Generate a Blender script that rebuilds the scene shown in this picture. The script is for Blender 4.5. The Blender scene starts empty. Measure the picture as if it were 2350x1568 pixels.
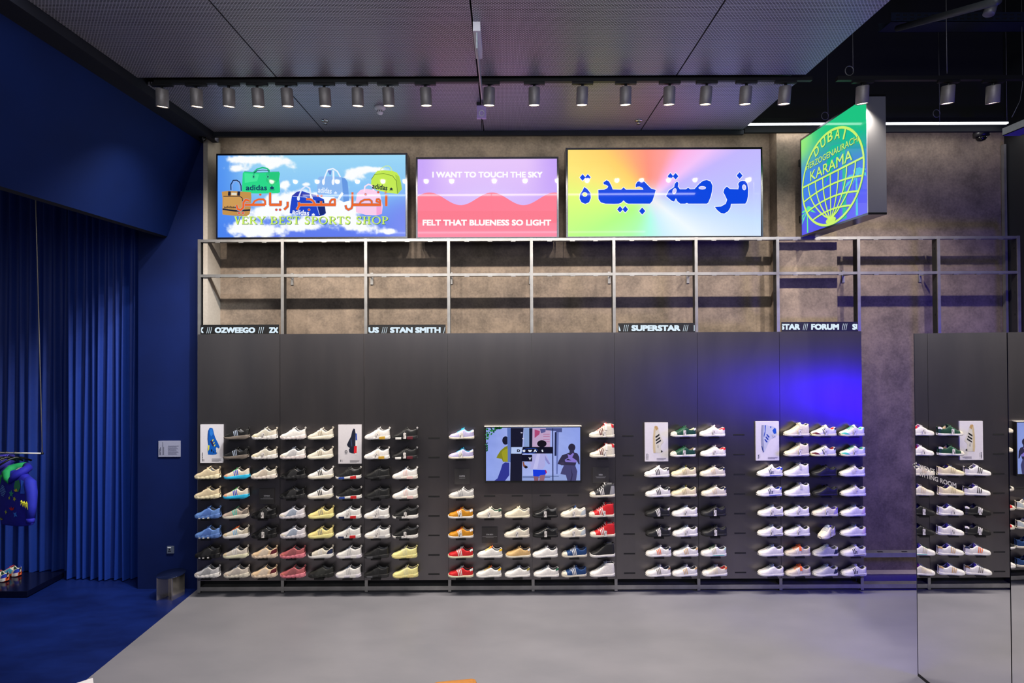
import bpy, bmesh, math, random
import numpy as np
from mathutils import Vector, Matrix, Euler
random.seed(7)
SC = bpy.context.scene
COL = SC.collection
SC.view_settings.view_transform = 'Standard'
SC.view_settings.look = 'None'
SC.view_settings.exposure = 0.0
SC.view_settings.gamma = 1.0
SC.cycles.max_bounces = 7; SC.cycles.diffuse_bounces = 3; SC.cycles.glossy_bounces = 4; SC.cycles.transmission_bounces = 2
SC.cycles.caustics_reflective = False; SC.cycles.caustics_refractive = False; SC.cycles.sample_clamp_indirect = 4.0
PI = math.pi

# ------------------------------------------------------------------ camera
FPX, D, HC = 1250.0, 6.40, 2.975
S = D / FPX                      # metres per picture unit at the wall plane
PITCH, ROLL = 0.010, -0.0045
VPX, VPY = 1160.0, 777.0
CX, CY = VPX, VPY - FPX * math.tan(PITCH)
cam_d = bpy.data.cameras.new('camera'); cam = bpy.data.objects.new('camera', cam_d); COL.objects.link(cam)
cam_d.sensor_width = 36.0; cam_d.lens = FPX / 2350.0 * 36.0
cam_d.shift_x = (1175.0 - CX) / 2350.0; cam_d.shift_y = (CY - 784.0) / 2350.0
cam_d.clip_start = 0.05; cam_d.clip_end = 100
CR = Matrix.Rotation(PI / 2 + PITCH, 3, 'X') @ Matrix.Rotation(ROLL, 3, 'Z')
cam.matrix_world = Matrix.Translation((0, -D, HC)) @ CR.to_4x4()
SC.camera = cam

def ray(u, v):
    return CR @ Vector(((u - CX) / FPX, -(v - CY) / FPX, -1.0))
O = Vector((0, -D, HC))
def Wy(u, v, y=0.0):
    d = ray(u, v); return O + d * ((y - O.y) / d.y)
def Wx(u, v, x):
    d = ray(u, v); return O + d * ((x - O.x) / d.x)
def Wz(u, v, z):
    d = ray(u, v); return O + d * ((z - O.z) / d.z)

# ------------------------------------------------------------------ materials
def lin(c):
    return tuple(((x / 255.0) / 12.92 if x / 255.0 <= 0.04045 else ((x / 255.0 + 0.055) / 1.055) ** 2.4) for x in c)
_M = {}
def mat(rgb, rough=0.55, metal=0.0, var=0.06, scale=40.0, spec=0.5, bump=0.0, sheen=0.0):
    key = ('m', tuple(rgb), rough, metal, var, scale, spec, bump, sheen)
    if key in _M: return _M[key]
    m = bpy.data.materials.new('surface'); m.use_nodes = True
    nt = m.node_tree; b = nt.nodes['Principled BSDF']
    c = lin(rgb)
    b.inputs['Roughness'].default_value = rough; b.inputs['Metallic'].default_value = metal
    b.inputs['Specular IOR Level'].default_value = spec
    if sheen:
        b.inputs['Sheen Weight'].default_value = sheen; b.inputs['Sheen Tint'].default_value = (*c, 1)
    if var > 0:
        tc = nt.nodes.new('ShaderNodeTexCoord'); n = nt.nodes.new('ShaderNodeTexNoise'); n.inputs['Scale'].default_value = scale
        n.inputs['Detail'].default_value = 2
        nt.links.new(tc.outputs['Object'], n.inputs['Vector'])
        r = nt.nodes.new('ShaderNodeValToRGB')
        r.color_ramp.elements[0].position = 0.3; r.color_ramp.elements[1].position = 0.7
        r.color_ramp.elements[0].color = (*[x * (1 - var) for x in c], 1); r.color_ramp.elements[1].color = (*[min(1, x * (1 + var)) for x in c], 1)
        nt.links.new(n.outputs['Fac'], r.inputs['Fac']); nt.links.new(r.outputs['Color'], b.inputs['Base Color'])
        if bump:
            bp = nt.nodes.new('ShaderNodeBump'); bp.inputs['Strength'].default_value = bump; bp.inputs['Distance'].default_value = 0.01
            nt.links.new(n.outputs['Fac'], bp.inputs['Height']); nt.links.new(bp.outputs['Normal'], b.inputs['Normal'])
    else:
        b.inputs['Base Color'].default_value = (*c, 1)
    _M[key] = m
    return m
def glow(rgb, strength=1.0, gloss=True, rough=0.04):
    key = ('g', tuple(rgb), strength, gloss, rough)
    if key in _M: return _M[key]
    m = bpy.data.materials.new('lit_surface'); m.use_nodes = True
    b = m.node_tree.nodes['Principled BSDF']
    b.inputs['Base Color'].default_value = (0, 0, 0, 1)
    b.inputs['Emission Color'].default_value = (*lin(rgb), 1); b.inputs['Emission Strength'].default_value = strength
    b.inputs['Roughness'].default_value = rough if gloss else 0.6
    b.inputs['Specular IOR Level'].default_value = 0.3 if gloss else 0.0
    _M[key] = m
    return m
def vcol_mat(strength=1.0, rough=0.04, name='printed_light_face'):
    key = ('v', strength, rough)
    if key in _M: return _M[key]
    m = bpy.data.materials.new(name); m.use_nodes = True
    nt = m.node_tree; b = nt.nodes['Principled BSDF']
    a = nt.nodes.new('ShaderNodeVertexColor'); a.layer_name = 'Col'
    b.inputs['Base Color'].default_value = (0, 0, 0, 1)
    nt.links.new(a.outputs['Color'], b.inputs['Emission Color']); b.inputs['Emission Strength'].default_value = strength
    b.inputs['Roughness'].default_value = rough; b.inputs['Specular IOR Level'].default_value = 0.3
    _M[key] = m
    return m

# ------------------------------------------------------------------ object helpers
def tag(o, label=None, cat=None, group=None, kind=None):
    if label: o['label'] = label
    if cat: o['category'] = cat
    if group: o['group'] = group
    if kind: o['kind'] = kind
    return o
def empty(name, loc=(0, 0, 0), rot=(0, 0, 0)):
    o = bpy.data.objects.new(name, None); COL.objects.link(o); o.location = loc; o.rotation_euler = rot
    o.empty_display_size = 0.05
    return o
def link(name, me, parent=None):
    o = bpy.data.objects.new(name, me); COL.objects.link(o)
    if parent is not None: o.parent = parent
    return o
class MB:
    """collects geometry for one mesh object (several material slots allowed)"""
    def __init__(s): s.v = []; s.f = []; s.mi = []; s.mats = []; s.sm = []
    def slot(s, m):
        if m not in s.mats: s.mats.append(m)
        return s.mats.index(m)
    def add(s, vs, fs, m, smooth=False):
        b = len(s.v); s.v += [tuple(p) for p in vs]; i = s.slot(m)
        for f in fs: s.f.append(tuple(b + k for k in f)); s.mi.append(i); s.sm.append(smooth)
    def box(s, x0, x1, y0, y1, z0, z1, m, M=None):
        vs = [Vector((x, y, z)) for x in (x0, x1) for y in (y0, y1) for z in (z0, z1)]
        if M is not None: vs = [M @ p for p in vs]
        s.add(vs, [(0, 1, 3, 2), (4, 6, 7, 5), (0, 4, 5, 1), (2, 3, 7, 6), (0, 2, 6, 4), (1, 5, 7, 3)], m)
    def quad(s, a, b, c, d, m): s.add([a, b, c, d], [(0, 1, 2, 3)], m)
    def tube(s, pts, r, m, n=8, caps=True, smooth=True):
        pts = [Vector(p) for p in pts]; rs = r if isinstance(r, (list, tuple)) else [r] * len(pts)
        vs = []; fs = []
        up = None
        for i, p in enumerate(pts):
            t = (pts[min(i + 1, len(pts) - 1)] - pts[max(i - 1, 0)]).normalized()
            if up is None:
                a = Vector((0, 0, 1)) if abs(t.z) < 0.9 else Vector((1, 0, 0))
                up = (a - t * a.dot(t)).normalized()
            else:
                up = (up - t * up.dot(t)).normalized()
            sd = t.cross(up)
            for k in range(n):
                an = 2 * PI * k / n; vs.append(p + (up * math.cos(an) + sd * math.sin(an)) * rs[i])
        for i in range(len(pts) - 1):
            for k in range(n):
                fs.append((i * n + k, i * n + (k + 1) % n, (i + 1) * n + (k + 1) % n, (i + 1) * n + k))
        if caps:
            fs.append(tuple(range(n))[::-1]); fs.append(tuple((len(pts) - 1) * n + k for k in range(n)))
        s.add(vs, fs, m, smooth)
    def lathe(s, prof, m, n=24, M=None, smooth=True):
        vs = []; fs = []
        for (r, z) in prof:
            for k in range(n):
                a = 2 * PI * k / n; p = Vector((r * math.cos(a), r * math.sin(a), z)); vs.append(M @ p if M is not None else p)
        for i in range(len(prof) - 1):
            for k in range(n):
                fs.append((i * n + k, i * n + (k + 1) % n, (i + 1) * n + (k + 1) % n, (i + 1) * n + k))
        fs.append(tuple(range(n))[::-1]); fs.append(tuple((len(prof) - 1) * n + k for k in range(n)))
        s.add(vs, fs, m, smooth)
    def disc(s, c, r, m, M=None, n=24, ry=None):
        vs = [Vector((c[0] + r * math.cos(2 * PI * k / n), c[1] + (ry or r) * math.sin(2 * PI * k / n), c[2])) for k in range(n)]
        if M is not None: vs = [M @ p for p in vs]
        s.add(vs, [tuple(range(n))], m)
    def mesh(s, name):
        me = bpy.data.meshes.new(name); me.from_pydata(s.v, [], s.f)
        for m in s.mats: me.materials.append(m)
        me.polygons.foreach_set('material_index', s.mi)
        me.polygons.foreach_set('use_smooth', s.sm)
        me.update(); return me
    def build(s, name, parent=None, bevel=0.0):
        o = link(name, s.mesh(name), parent)
        if bevel:
            bv = o.modifiers.new('bevel', 'BEVEL'); bv.width = bevel; bv.segments = 2; bv.limit_method = 'ANGLE'
        return o

def text2d(txt, bold=0.0, shear=0.0, spacing=1.0):
    """outline mesh of a line of writing in its own units: (verts, faces, bounds)"""
    cu = bpy.data.curves.new('writing', 'FONT'); cu.body = txt; cu.size = 1.0; cu.offset = bold; cu.shear = shear
    cu.space_character = spacing; cu.resolution_u = 3; cu.fill_mode = 'FRONT'
    ob = bpy.data.objects.new('writing', cu); COL.objects.link(ob)
    dg = bpy.context.evaluated_depsgraph_get(); dg.update()
    me = bpy.data.meshes.new_from_object(ob.evaluated_get(dg))
    vs = [(v.co.x, v.co.y) for v in me.vertices]; fs = [tuple(p.vertices) for p in me.polygons]
    bpy.data.objects.remove(ob); bpy.data.curves.remove(cu); bpy.data.meshes.remove(me)
    xs = [p[0] for p in vs]; ys = [p[1] for p in vs]
    return vs, fs, (min(xs), min(ys), max(xs), max(ys))

class Flat:
    """flat printed artwork: polygons in a 2-D frame laid on a plane by FN(u, v, layer)"""
    def __init__(s, fn, mfn): s.mb = MB(); s.fn = fn; s.mfn = mfn; s.layer = 1
    def poly(s, pts, rgb, layer=None):
        L = s.layer if layer is None else layer
        s.mb.add([s.fn(u, v, L) for u, v in pts], [tuple(range(len(pts)))], s.mfn(rgb))
    def ell(s, u, v, a, b, rgb, layer=None, rot=0.0, n=20, t0=0.0, t1=2 * PI):
        c, d = math.cos(rot), math.sin(rot)
        pts = []
        for k in range(n):
            t = t0 + (t1 - t0) * k / n; x, y = a * math.cos(t), b * math.sin(t); pts.append((u + x * c - y * d, v + x * d + y * c))
        s.poly(pts, rgb, layer)
    def stroke(s, pts, w, rgb, layer=None, closed=False, round_=True):
        L = s.layer if layer is None else layer
        ps = list(pts) + ([pts[0]] if closed else [])
        for (a, b) in zip(ps[:-1], ps[1:]):
            dx, dy = b[0] - a[0], b[1] - a[1]; l = math.hypot(dx, dy) or 1e-9
            nx, ny = -dy / l * w / 2, dx / l * w / 2
            s.poly([(a[0] + nx, a[1] + ny), (b[0] + nx, b[1] + ny), (b[0] - nx, b[1] - ny), (a[0] - nx, a[1] - ny)], rgb, L)
        if round_:
            for p in ps[1:-1] if not closed else ps[:-1]: s.ell(p[0], p[1], w / 2, w / 2, rgb, L, n=10)
    def arc(s, u, v, a, b, t0, t1, w, rgb, layer=None, n=18, rot=0.0):
        c, d = math.cos(rot), math.sin(rot); pts = []
        for k in range(n + 1):
            t = t0 + (t1 - t0) * k / n; x, y = a * math.cos(t), b * math.sin(t); pts.append((u + x * c - y * d, v + x * d + y * c))
        s.stroke(pts, w, rgb, layer, round_=False)
    def ring(s, u, v, a, b, a2, b2, rgb, layer=None, t0=0.0, t1=2 * PI, n=32):
        P = lambda r1, r2, t: (u + r1 * math.cos(t), v + r2 * math.sin(t))
        for k in range(n):
            p, q = t0 + (t1 - t0) * k / n, t0 + (t1 - t0) * (k + 1) / n
            s.poly([P(a, b, p), P(a, b, q), P(a2, b2, q), P(a2, b2, p)], rgb, layer)
    def text(s, txt, u0, v0, u1, v1, rgb, bold=0.0, layer=None, rot=0.0, shear=0.0, spacing=1.0, clip=None):
        """writing stretched to the box u0..u1, v0 (top)..v1 (bottom), turned by ROT about its middle"""
        L = s.layer if layer is None else layer
        vs0, fs, (a, b, c, d) = text2d(txt, 0.0, shear, spacing)
        cu, cv = (u0 + u1) / 2, (v0 + v1) / 2
        if bold > 0:
            a -= bold; b -= bold; c += bold; d += bold
            for k, (ox, oy) in enumerate(((-1, -1), (1, -1), (-1, 1), (1, 1), (0, -1), (0, 1), (-1, 0), (1, 0))):
                s._text([(x + ox * bold, y + oy * bold) for x, y in vs0], fs, (a, b, c, d), u0, v0, u1, v1, cu, cv, rgb, L + k * .02, rot, clip)
        s._text(vs0, fs, (a, b, c, d), u0, v0, u1, v1, cu, cv, rgb, L + .17, rot, clip)
    def _text(s, vs, fs, bb, u0, v0, u1, v1, cu, cv, rgb, L, rot, clip):
        a, b, c, d = bb; out = []
        for x, y in vs:
            pu = u0 + (x - a) / (c - a) * (u1 - u0); pv = v1 + (y - b) / (d - b) * (v0 - v1)
            if clip: pu = min(max(pu, clip[0]), clip[1])
            du, dv = pu - cu, pv - cv
            out.append((cu + du * math.cos(rot) - dv * math.sin(rot), cv + du * math.sin(rot) + dv * math.cos(rot)))
        s.mb.add([s.fn(u, v, L) for u, v in out], fs, s.mfn(rgb))
    def build(s, name, parent=None): return s.mb.build(name, parent)

def grid_face(name, fn, nx, ny, colfn, m, parent=None):
    vs = []; cols = []; fs = []
    for j in range(ny + 1):
        for i in range(nx + 1):
            u, v = i / nx, j / ny; vs.append(tuple(fn(u, v))); cols.append(lin(tuple(min(255, max(0, c)) for c in colfn(u, v))))
    for j in range(ny):
        for i in range(nx):
            a = j * (nx + 1) + i; fs.append((a, a + 1, a + nx + 2, a + nx + 1))
    me = bpy.data.meshes.new(name); me.from_pydata(vs, [], fs); me.materials.append(m)
    ca = me.color_attributes.new('Col', 'FLOAT_COLOR', 'POINT')
    ca.data.foreach_set('color', np.array([(*c, 1.0) for c in cols], dtype=np.float32).ravel())
    me.update(); return link(name, me, parent)
def mix(a, b, t):
    t = min(1, max(0, t)); return tuple(x + (y - x) * t for x, y in zip(a, b))
def sst(a, b, x):
    t = min(1, max(0, (x - a) / (b - a))); return t * t * (3 - 2 * t)
from mathutils import noise as NZ
def fbm(x, y, seed=0.0, oct_=5):
    s = 0; a = 0.5; f = 1.0
    for _ in range(oct_):
        s += a * NZ.noise(Vector((x * f, y * f, seed))); a *= 0.55; f *= 2.1
    return s
ORD = ['first', 'second', 'third', 'fourth', 'fifth', 'sixth', 'seventh', 'eighth', 'ninth', 'tenth', 'eleventh', 'twelfth', 'thirteenth',
       'fourteenth', 'fifteenth', 'sixteenth', 'seventeenth', 'eighteenth', 'nineteenth', 'twentieth']

# ------------------------------------------------------------------ setting: special materials
def concrete_mat(c0, c1, rough=0.75):
    m = bpy.data.materials.new('plaster'); m.use_nodes = True; nt = m.node_tree; b = nt.nodes['Principled BSDF']
    tc = nt.nodes.new('ShaderNodeTexCoord')
    n1 = nt.nodes.new('ShaderNodeTexNoise'); n1.inputs['Scale'].default_value = 3.0; n1.inputs['Detail'].default_value = 8; n1.inputs['Roughness'].default_value = 0.68
    n2 = nt.nodes.new('ShaderNodeTexNoise'); n2.inputs['Scale'].default_value = 38.0; n2.inputs['Detail'].default_value = 4
    nt.links.new(tc.outputs['Object'], n1.inputs['Vector']); nt.links.new(tc.outputs['Object'], n2.inputs['Vector'])
    ad = nt.nodes.new('ShaderNodeMath'); ad.operation = 'MULTIPLY_ADD'; ad.inputs[1].default_value = 0.35
    nt.links.new(n2.outputs['Fac'], ad.inputs[0]); nt.links.new(n1.outputs['Fac'], ad.inputs[2])
    r = nt.nodes.new('ShaderNodeValToRGB'); r.color_ramp.elements[0].position = 0.5; r.color_ramp.elements[1].position = 0.86
    r.color_ramp.elements[0].color = (*lin(c0), 1); r.color_ramp.elements[1].color = (*lin(c1), 1)
    nt.links.new(ad.outputs[0], r.inputs['Fac']); nt.links.new(r.outputs['Color'], b.inputs['Base Color'])
    b.inputs['Roughness'].default_value = rough
    bp = nt.nodes.new('ShaderNodeBump'); bp.inputs['Strength'].default_value = 0.15; bp.inputs['Distance'].default_value = 0.01
    nt.links.new(ad.outputs[0], bp.inputs['Height']); nt.links.new(bp.outputs['Normal'], b.inputs['Normal'])
    return m
def floor_mat(c0, c1, rough=0.33, sc=0.8):
    m = bpy.data.materials.new('poured_floor'); m.use_nodes = True; nt = m.node_tree; b = nt.nodes['Principled BSDF']
    tc = nt.nodes.new('ShaderNodeTexCoord'); mp = nt.nodes.new('ShaderNodeMapping'); mp.inputs['Scale'].default_value = (1, 2.2, 1)
    n1 = nt.nodes.new('ShaderNodeTexNoise'); n1.inputs['Scale'].default_value = sc; n1.inputs['Detail'].default_value = 7; n1.inputs['Roughness'].default_value = 0.6
    nt.links.new(tc.outputs['Object'], mp.inputs['Vector']); nt.links.new(mp.outputs['Vector'], n1.inputs['Vector'])
    r = nt.nodes.new('ShaderNodeValToRGB'); r.color_ramp.elements[0].position = 0.35; r.color_ramp.elements[1].position = 0.7
    r.color_ramp.elements[0].color = (*lin(c0), 1); r.color_ramp.elements[1].color = (*lin(c1), 1)
    nt.links.new(n1.outputs['Fac'], r.inputs['Fac']); nt.links.new(r.outputs['Color'], b.inputs['Base Color'])
    r2 = nt.nodes.new('ShaderNodeMapRange'); r2.inputs['To Min'].default_value = rough - 0.06; r2.inputs['To Max'].default_value = rough + 0.1
    nt.links.new(n1.outputs['Fac'], r2.inputs['Value']); nt.links.new(r2.outputs['Result'], b.inputs['Roughness'])
    return m
def mesh_ceiling_mat():
    m = bpy.data.materials.new('expanded_metal'); m.use_nodes = True; nt = m.node_tree; b = nt.nodes['Principled BSDF']
    tc = nt.nodes.new('ShaderNodeTexCoord')
    br = nt.nodes.new('ShaderNodeTexBrick'); br.offset = 0.5
    br.inputs['Scale'].default_value = 1.0; br.inputs['Brick Width'].default_value = 0.026; br.inputs['Row Height'].default_value = 0.0145
    br.inputs['Mortar Size'].default_value = 0.0038; br.inputs['Mortar Smooth'].default_value = 0.5
    br.inputs['Color1'].default_value = (*lin((52, 50, 57)), 1); br.inputs['Color2'].default_value = (*lin((60, 58, 65)), 1)
    br.inputs['Mortar'].default_value = (*lin((196, 192, 206)), 1)
    nt.links.new(tc.outputs['Object'], br.inputs['Vector']); nt.links.new(br.outputs['Color'], b.inputs['Base Color'])
    b.inputs['Metallic'].default_value = 0.35; b.inputs['Roughness'].default_value = 0.42
    bp = nt.nodes.new('ShaderNodeBump'); bp.inputs['Strength'].default_value = 0.6; bp.inputs['Distance'].default_value = 0.004
    nt.links.new(br.outputs['Fac'], bp.inputs['Height']); nt.links.new(bp.outputs['Normal'], b.inputs['Normal'])
    return m
def panel_mat():
    m = bpy.data.materials.new('dark_satin_metal'); m.use_nodes = True; nt = m.node_tree; b = nt.nodes['Principled BSDF']
    tc = nt.nodes.new('ShaderNodeTexCoord'); mp = nt.nodes.new('ShaderNodeMapping'); mp.inputs['Scale'].default_value = (1.6, 1, 0.35)
    n1 = nt.nodes.new('ShaderNodeTexNoise'); n1.inputs['Scale'].default_value = 2.0; n1.inputs['Detail'].default_value = 6
    nt.links.new(tc.outputs['Object'], mp.inputs['Vector']); nt.links.new(mp.outputs['Vector'], n1.inputs['Vector'])
    r = nt.nodes.new('ShaderNodeValToRGB'); r.color_ramp.elements[0].position = 0.3; r.color_ramp.elements[1].position = 0.75
    r.color_ramp.elements[0].color = (*lin((106, 103, 106)), 1); r.color_ramp.elements[1].color = (*lin((120, 115, 116)), 1)
    nt.links.new(n1.outputs['Fac'], r.inputs['Fac']); nt.links.new(r.outputs['Color'], b.inputs['Base Color'])
    b.inputs['Metallic'].default_value = 0.85; b.inputs['Roughness'].default_value = 0.34
    b.inputs['Anisotropic'].default_value = 0.75; b.inputs['Anisotropic Rotation'].default_value = 0.0
    tg = nt.nodes.new('ShaderNodeTangent'); tg.direction_type = 'UV_MAP'; tg.uv_map = 'grain'
    nt.links.new(tg.outputs['Tangent'], b.inputs['Tangent'])
    return m
M_CONC = concrete_mat((80, 70, 61), (124, 109, 95))
M_FLOOR = floor_mat((118, 118, 125), (130, 129, 136))
M_BLUEFLOOR = floor_mat((4, 20, 74), (7, 32, 102), 0.4, 1.6)
M_BLUEWALL = mat((4, 24, 78), 0.7, var=0.08, scale=3, spec=.25)
M_BLUESLAB = mat((3, 29, 88), 0.75, var=0.1, scale=2, spec=.2)
M_NAVY = mat((4, 7, 26), 0.8, var=0.05)
M_BLACK = mat((6, 7, 10), 0.8, var=0.05)
M_STEEL = mat((156, 155, 154), 0.48, 0.85, var=0.12, scale=9)
M_STEELDK = mat((52, 52, 54), 0.5, 0.6, var=0.1, scale=9)
M_BLK = mat((14, 14, 15), 0.5, 0.0, var=0.05)
M_VOID_SHADE = mat((13, 16, 20), 0.85, var=0.1, scale=4)
M_PANEL = panel_mat()
M_CHROME = mat((200, 200, 200), 0.06, 1.0, var=0.0)
M_DKCHROME = mat((70, 70, 72), 0.12, 1.0, var=0.0)
def st(o): return tag(o, kind='structure')

# ------------------------------------------------------------------ floor, walls, ceiling
WALL_Y, PIL_Y = 0.31, 0.13
FLX = (440 - VPX) * S * 1.0
mb = MB(); mb.add([(FLX, WALL_Y + .1, 0), (FLX, -13, 0), (9, -13, 0), (9, WALL_Y + .1, 0)], [(0, 1, 2, 3)], M_FLOOR); st(mb.build('floor'))
mb = MB(); mb.add([(-9, 1.2, 0), (-9, -13, 0), (FLX, -13, 0), (FLX, 1.2, 0)], [(0, 1, 2, 3)], M_BLUEFLOOR); st(mb.build('floor_blue'))
ZC = HC + 480 * S
XL, XR = -704 * S, 1206 * S; ZWT = HC + 496 * S
mb = MB(); mb.quad((XL, WALL_Y, 0), (XR, WALL_Y, 0), (XR, WALL_Y, ZWT), (XL, WALL_Y, ZWT), M_CONC)
mb.quad((XL, WALL_Y, ZWT), (XR + 3, WALL_Y, ZWT), (XR + 3, WALL_Y, 8.5), (XL, WALL_Y, 8.5), M_BLACK); st(mb.build('wall_back'))
mb = MB(); mb.box(-696 * S, -686 * S, 0.02, WALL_Y, .25, ZC - .03, mat((150, 142, 132), 0.7)); st(mb.build('wall_return'))
mb = MB(); mb.box(639 * S, 778 * S, PIL_Y, WALL_Y - 0.001, 0, ZWT, M_CONC); st(mb.build('pillar'))
mb = MB(); mb.box(XR, XR + 0.1, -10, WALL_Y + .1, 0, 8.5, mat((24, 26, 30), 0.6)); st(mb.build('wall_right'))
mb = MB(); mb.box(XR - .05, XR - .02, WALL_Y - .05, WALL_Y - .01, 0, ZC - .1, M_STEEL); st(mb.build('trim_1'))
mb = MB(); mb.box(552 * S + .01, XR + 3, .01, .05, HC + 473 * S, HC + 488 * S, M_BLACK); st(mb.build('trim_2'))
mb = MB(); mb.box(XL + .05, 552 * S, .01, .05, HC + 469 * S, HC + 479 * S, mat((16, 20, 30), .6)); st(mb.build('trim_3'))
# blue wall and dark side
mb = MB(); BWY = 0.14
mb.quad((-842 * S * 1.023, BWY, 0), (XL, BWY, 0), (XL, BWY, 8), (-842 * S * 1.023, BWY, 8), M_BLUEWALL)
mb.quad((-842 * S * 1.023, BWY, 0), (-842 * S * 1.023, BWY, 8), (-842 * S * 1.023, 0.9, 8), (-842 * S * 1.023, 0.9, 0), M_BLUEWALL)
mb.quad((XL, BWY, 0), (XL, BWY, 8), (XL, .5, 8), (XL, .5, 0), M_BLUEWALL)
st(mb.build('wall_blue'))
mb = MB(); mb.quad((-9, 1.0, 0), (-4, 1.0, 0), (-4, 1.0, 8), (-9, 1.0, 8), M_NAVY); st(mb.build('wall_alcove'))
# sloped blue soffit running towards the viewer
def pu(a, b): return (a * S, HC + b * S)
prof = [pu(-712, 463), pu(-793, 243), pu(-799, 239), pu(-812, 300), pu(-830, 425), pu(-1500, 425), pu(-1500, 463)]
vs = []; fs = []
for y in (BWY - .002, -9.0): vs += [(x, y, z) for x, z in prof]
n = len(prof)
for k in range(n): fs.append((k, (k + 1) % n, n + (k + 1) % n, n + k))
fs += [tuple(range(n)), tuple(range(n, 2 * n))[::-1]]
mb = MB(); mb.add(vs, [fs[0]], M_BLUESLAB); mb.add(vs, fs[1:], M_NAVY); st(mb.build('ceiling_soffit'))
mb = MB(); a = pu(-712, 463); b = pu(-676, 482)
mb.box(a[0] - .3, -672 * S, -9, BWY - .01, a[1], ZC + .3, M_NAVY); st(mb.build('ceiling_bulkhead'))
# dark upper void
mb = MB(); mb.quad((-9, -13, 8.2), (9, -13, 8.2), (9, 1, 8.2), (-9, 1, 8.2), M_BLACK); st(mb.build('ceiling_void'))
# mesh ceiling panels
M_MESH = mesh_ceiling_mat()
def cy(r): return -D * (1 - r)
seams = [-672, -417, -48, 315, 552]
k = 0
for (r0, r1) in ((-0.35, 0.793), (0.815, 1.005)):
    for a, b in zip(seams[:-1], seams[1:]):
        k += 1
        mb = MB(); mb.box(a * S + .006, b * S - .006, cy(r0), cy(r1), ZC, ZC + 0.03, M_MESH); st(mb.build('ceiling_panel_%d' % k))
mb = MB(); mb.box(-672 * S, 552 * S, cy(-.35), cy(1.04), ZC + .12, ZC + .13, M_BLACK); st(mb.build('ceiling_back'))

# ------------------------------------------------------------------ steel frame on the wall
POSTX = [456.5, 647.5, 839, 1029.5, 1220, 1409.5, 1598.5, 1786, 1972, 2156, 2340]
PX = [Wy(x, 650).x for x in POSTX]
ZT = Wy(1160, 546).z; ZM = Wy(1160, 626.5).z
BOTZ = 0.012
fr = tag(empty('shelving_frame', (PX[5], 0.03, 0)), 'tall brushed steel upright frame with crossbars running across the plaster wall', 'metal frame')
def ch(mb_, name, parent, bevel=0.0):
    o = mb_.build(name, parent, bevel); o.matrix_parent_inverse = Matrix.Translation(parent.location).inverted() if parent.rotation_euler[2] == 0 else parent.matrix_basis.inverted()
    return o
hw = 0.0172
for i, x in enumerate(PX):
    mb = MB(); mb.box(x - hw, x + hw, 0.004, 0.014, BOTZ, ZT, M_STEEL)
    mb.box(x - hw, x - hw + .006, 0.014, 0.085, BOTZ, ZT, M_STEELDK); mb.box(x + hw - .006, x + hw, 0.014, 0.085, BOTZ, ZT, M_STEELDK)
    for z in np.arange(0.35, ZT - .1, 0.262):
        for sx in (-1, 1):
            xx = x + sx * (hw + .0006)
            mb.add([(xx, .045 + .011 * math.cos(t), z + .016 * math.sin(t)) for t in np.linspace(0, 2 * PI, 9)[:-1]], [tuple(range(8))], M_BLACK)
    ch(mb, 'upright', fr)
    if i < 10:
        x1 = PX[i + 1]
        for zz, nm in ((ZT, 'top_rail'), (ZM, 'middle_rail')):
            mb = MB(); mb.box(x + hw, x1 - hw, 0.006, 0.075, zz - .034, zz - .002, M_STEEL)
            for q in (.22, .5, .78):
                xc = x + (x1 - x) * q; mb.box(xc - .028, xc + .028, .008, .03, zz - .042, zz - .034, M_STEEL)
            ch(mb, nm, fr)
        mb = MB(); mb.box(x + hw, x1 - hw, 0.006, 0.09, 0.03, 0.078, M_STEEL)
        if i != 8: mb.box(x + hw, x1 - hw, 0.09, 0.095, 0.03, 0.18, M_VOID_SHADE); mb.box(x + hw, x1 - hw, .1, WALL_Y - .002, .0, .19, M_VOID_SHADE)  # near-black boxes colour in the shade of the void behind the rail
        ch(mb, 'base_rail', fr)
    if 0 < i < 10 and i != 7:
        xb = x; mb = MB(); mb.box(xb - .017, xb + .017, (PIL_Y if 639 * S < xb < 778 * S else WALL_Y) - .012, (PIL_Y if 639 * S < xb < 778 * S else WALL_Y) - .001, ZM - .1, ZM + .045, M_STEEL)
        mb.box(xb - .006, xb + .006, .08, (PIL_Y if 639 * S < xb < 778 * S else WALL_Y) - .005, ZM - .025, ZM - .005, M_STEEL)
        ch(mb, 'wall_bracket', fr)
mb = MB(); zz = Wy(2040, 1270).z; mb.box(PX[8] + hw, PX[9] - hw, .006, .1, zz - .05, zz, M_STEEL)
for q in (.25, .55): mb.box(PX[8] + .95 * q - .03, PX[8] + .95 * q + .03, .03, .05, zz, zz + .004, M_BLACK)
ch(mb, 'shelf_rail', fr)
mb = MB(); mb.box(PX[8] + hw, PX[9] - hw, PIL_Y + .02, WALL_Y - .003, .0, .115, mat((150, 140, 140), .6))
ch(mb, 'plinth_ledge', fr)

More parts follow.
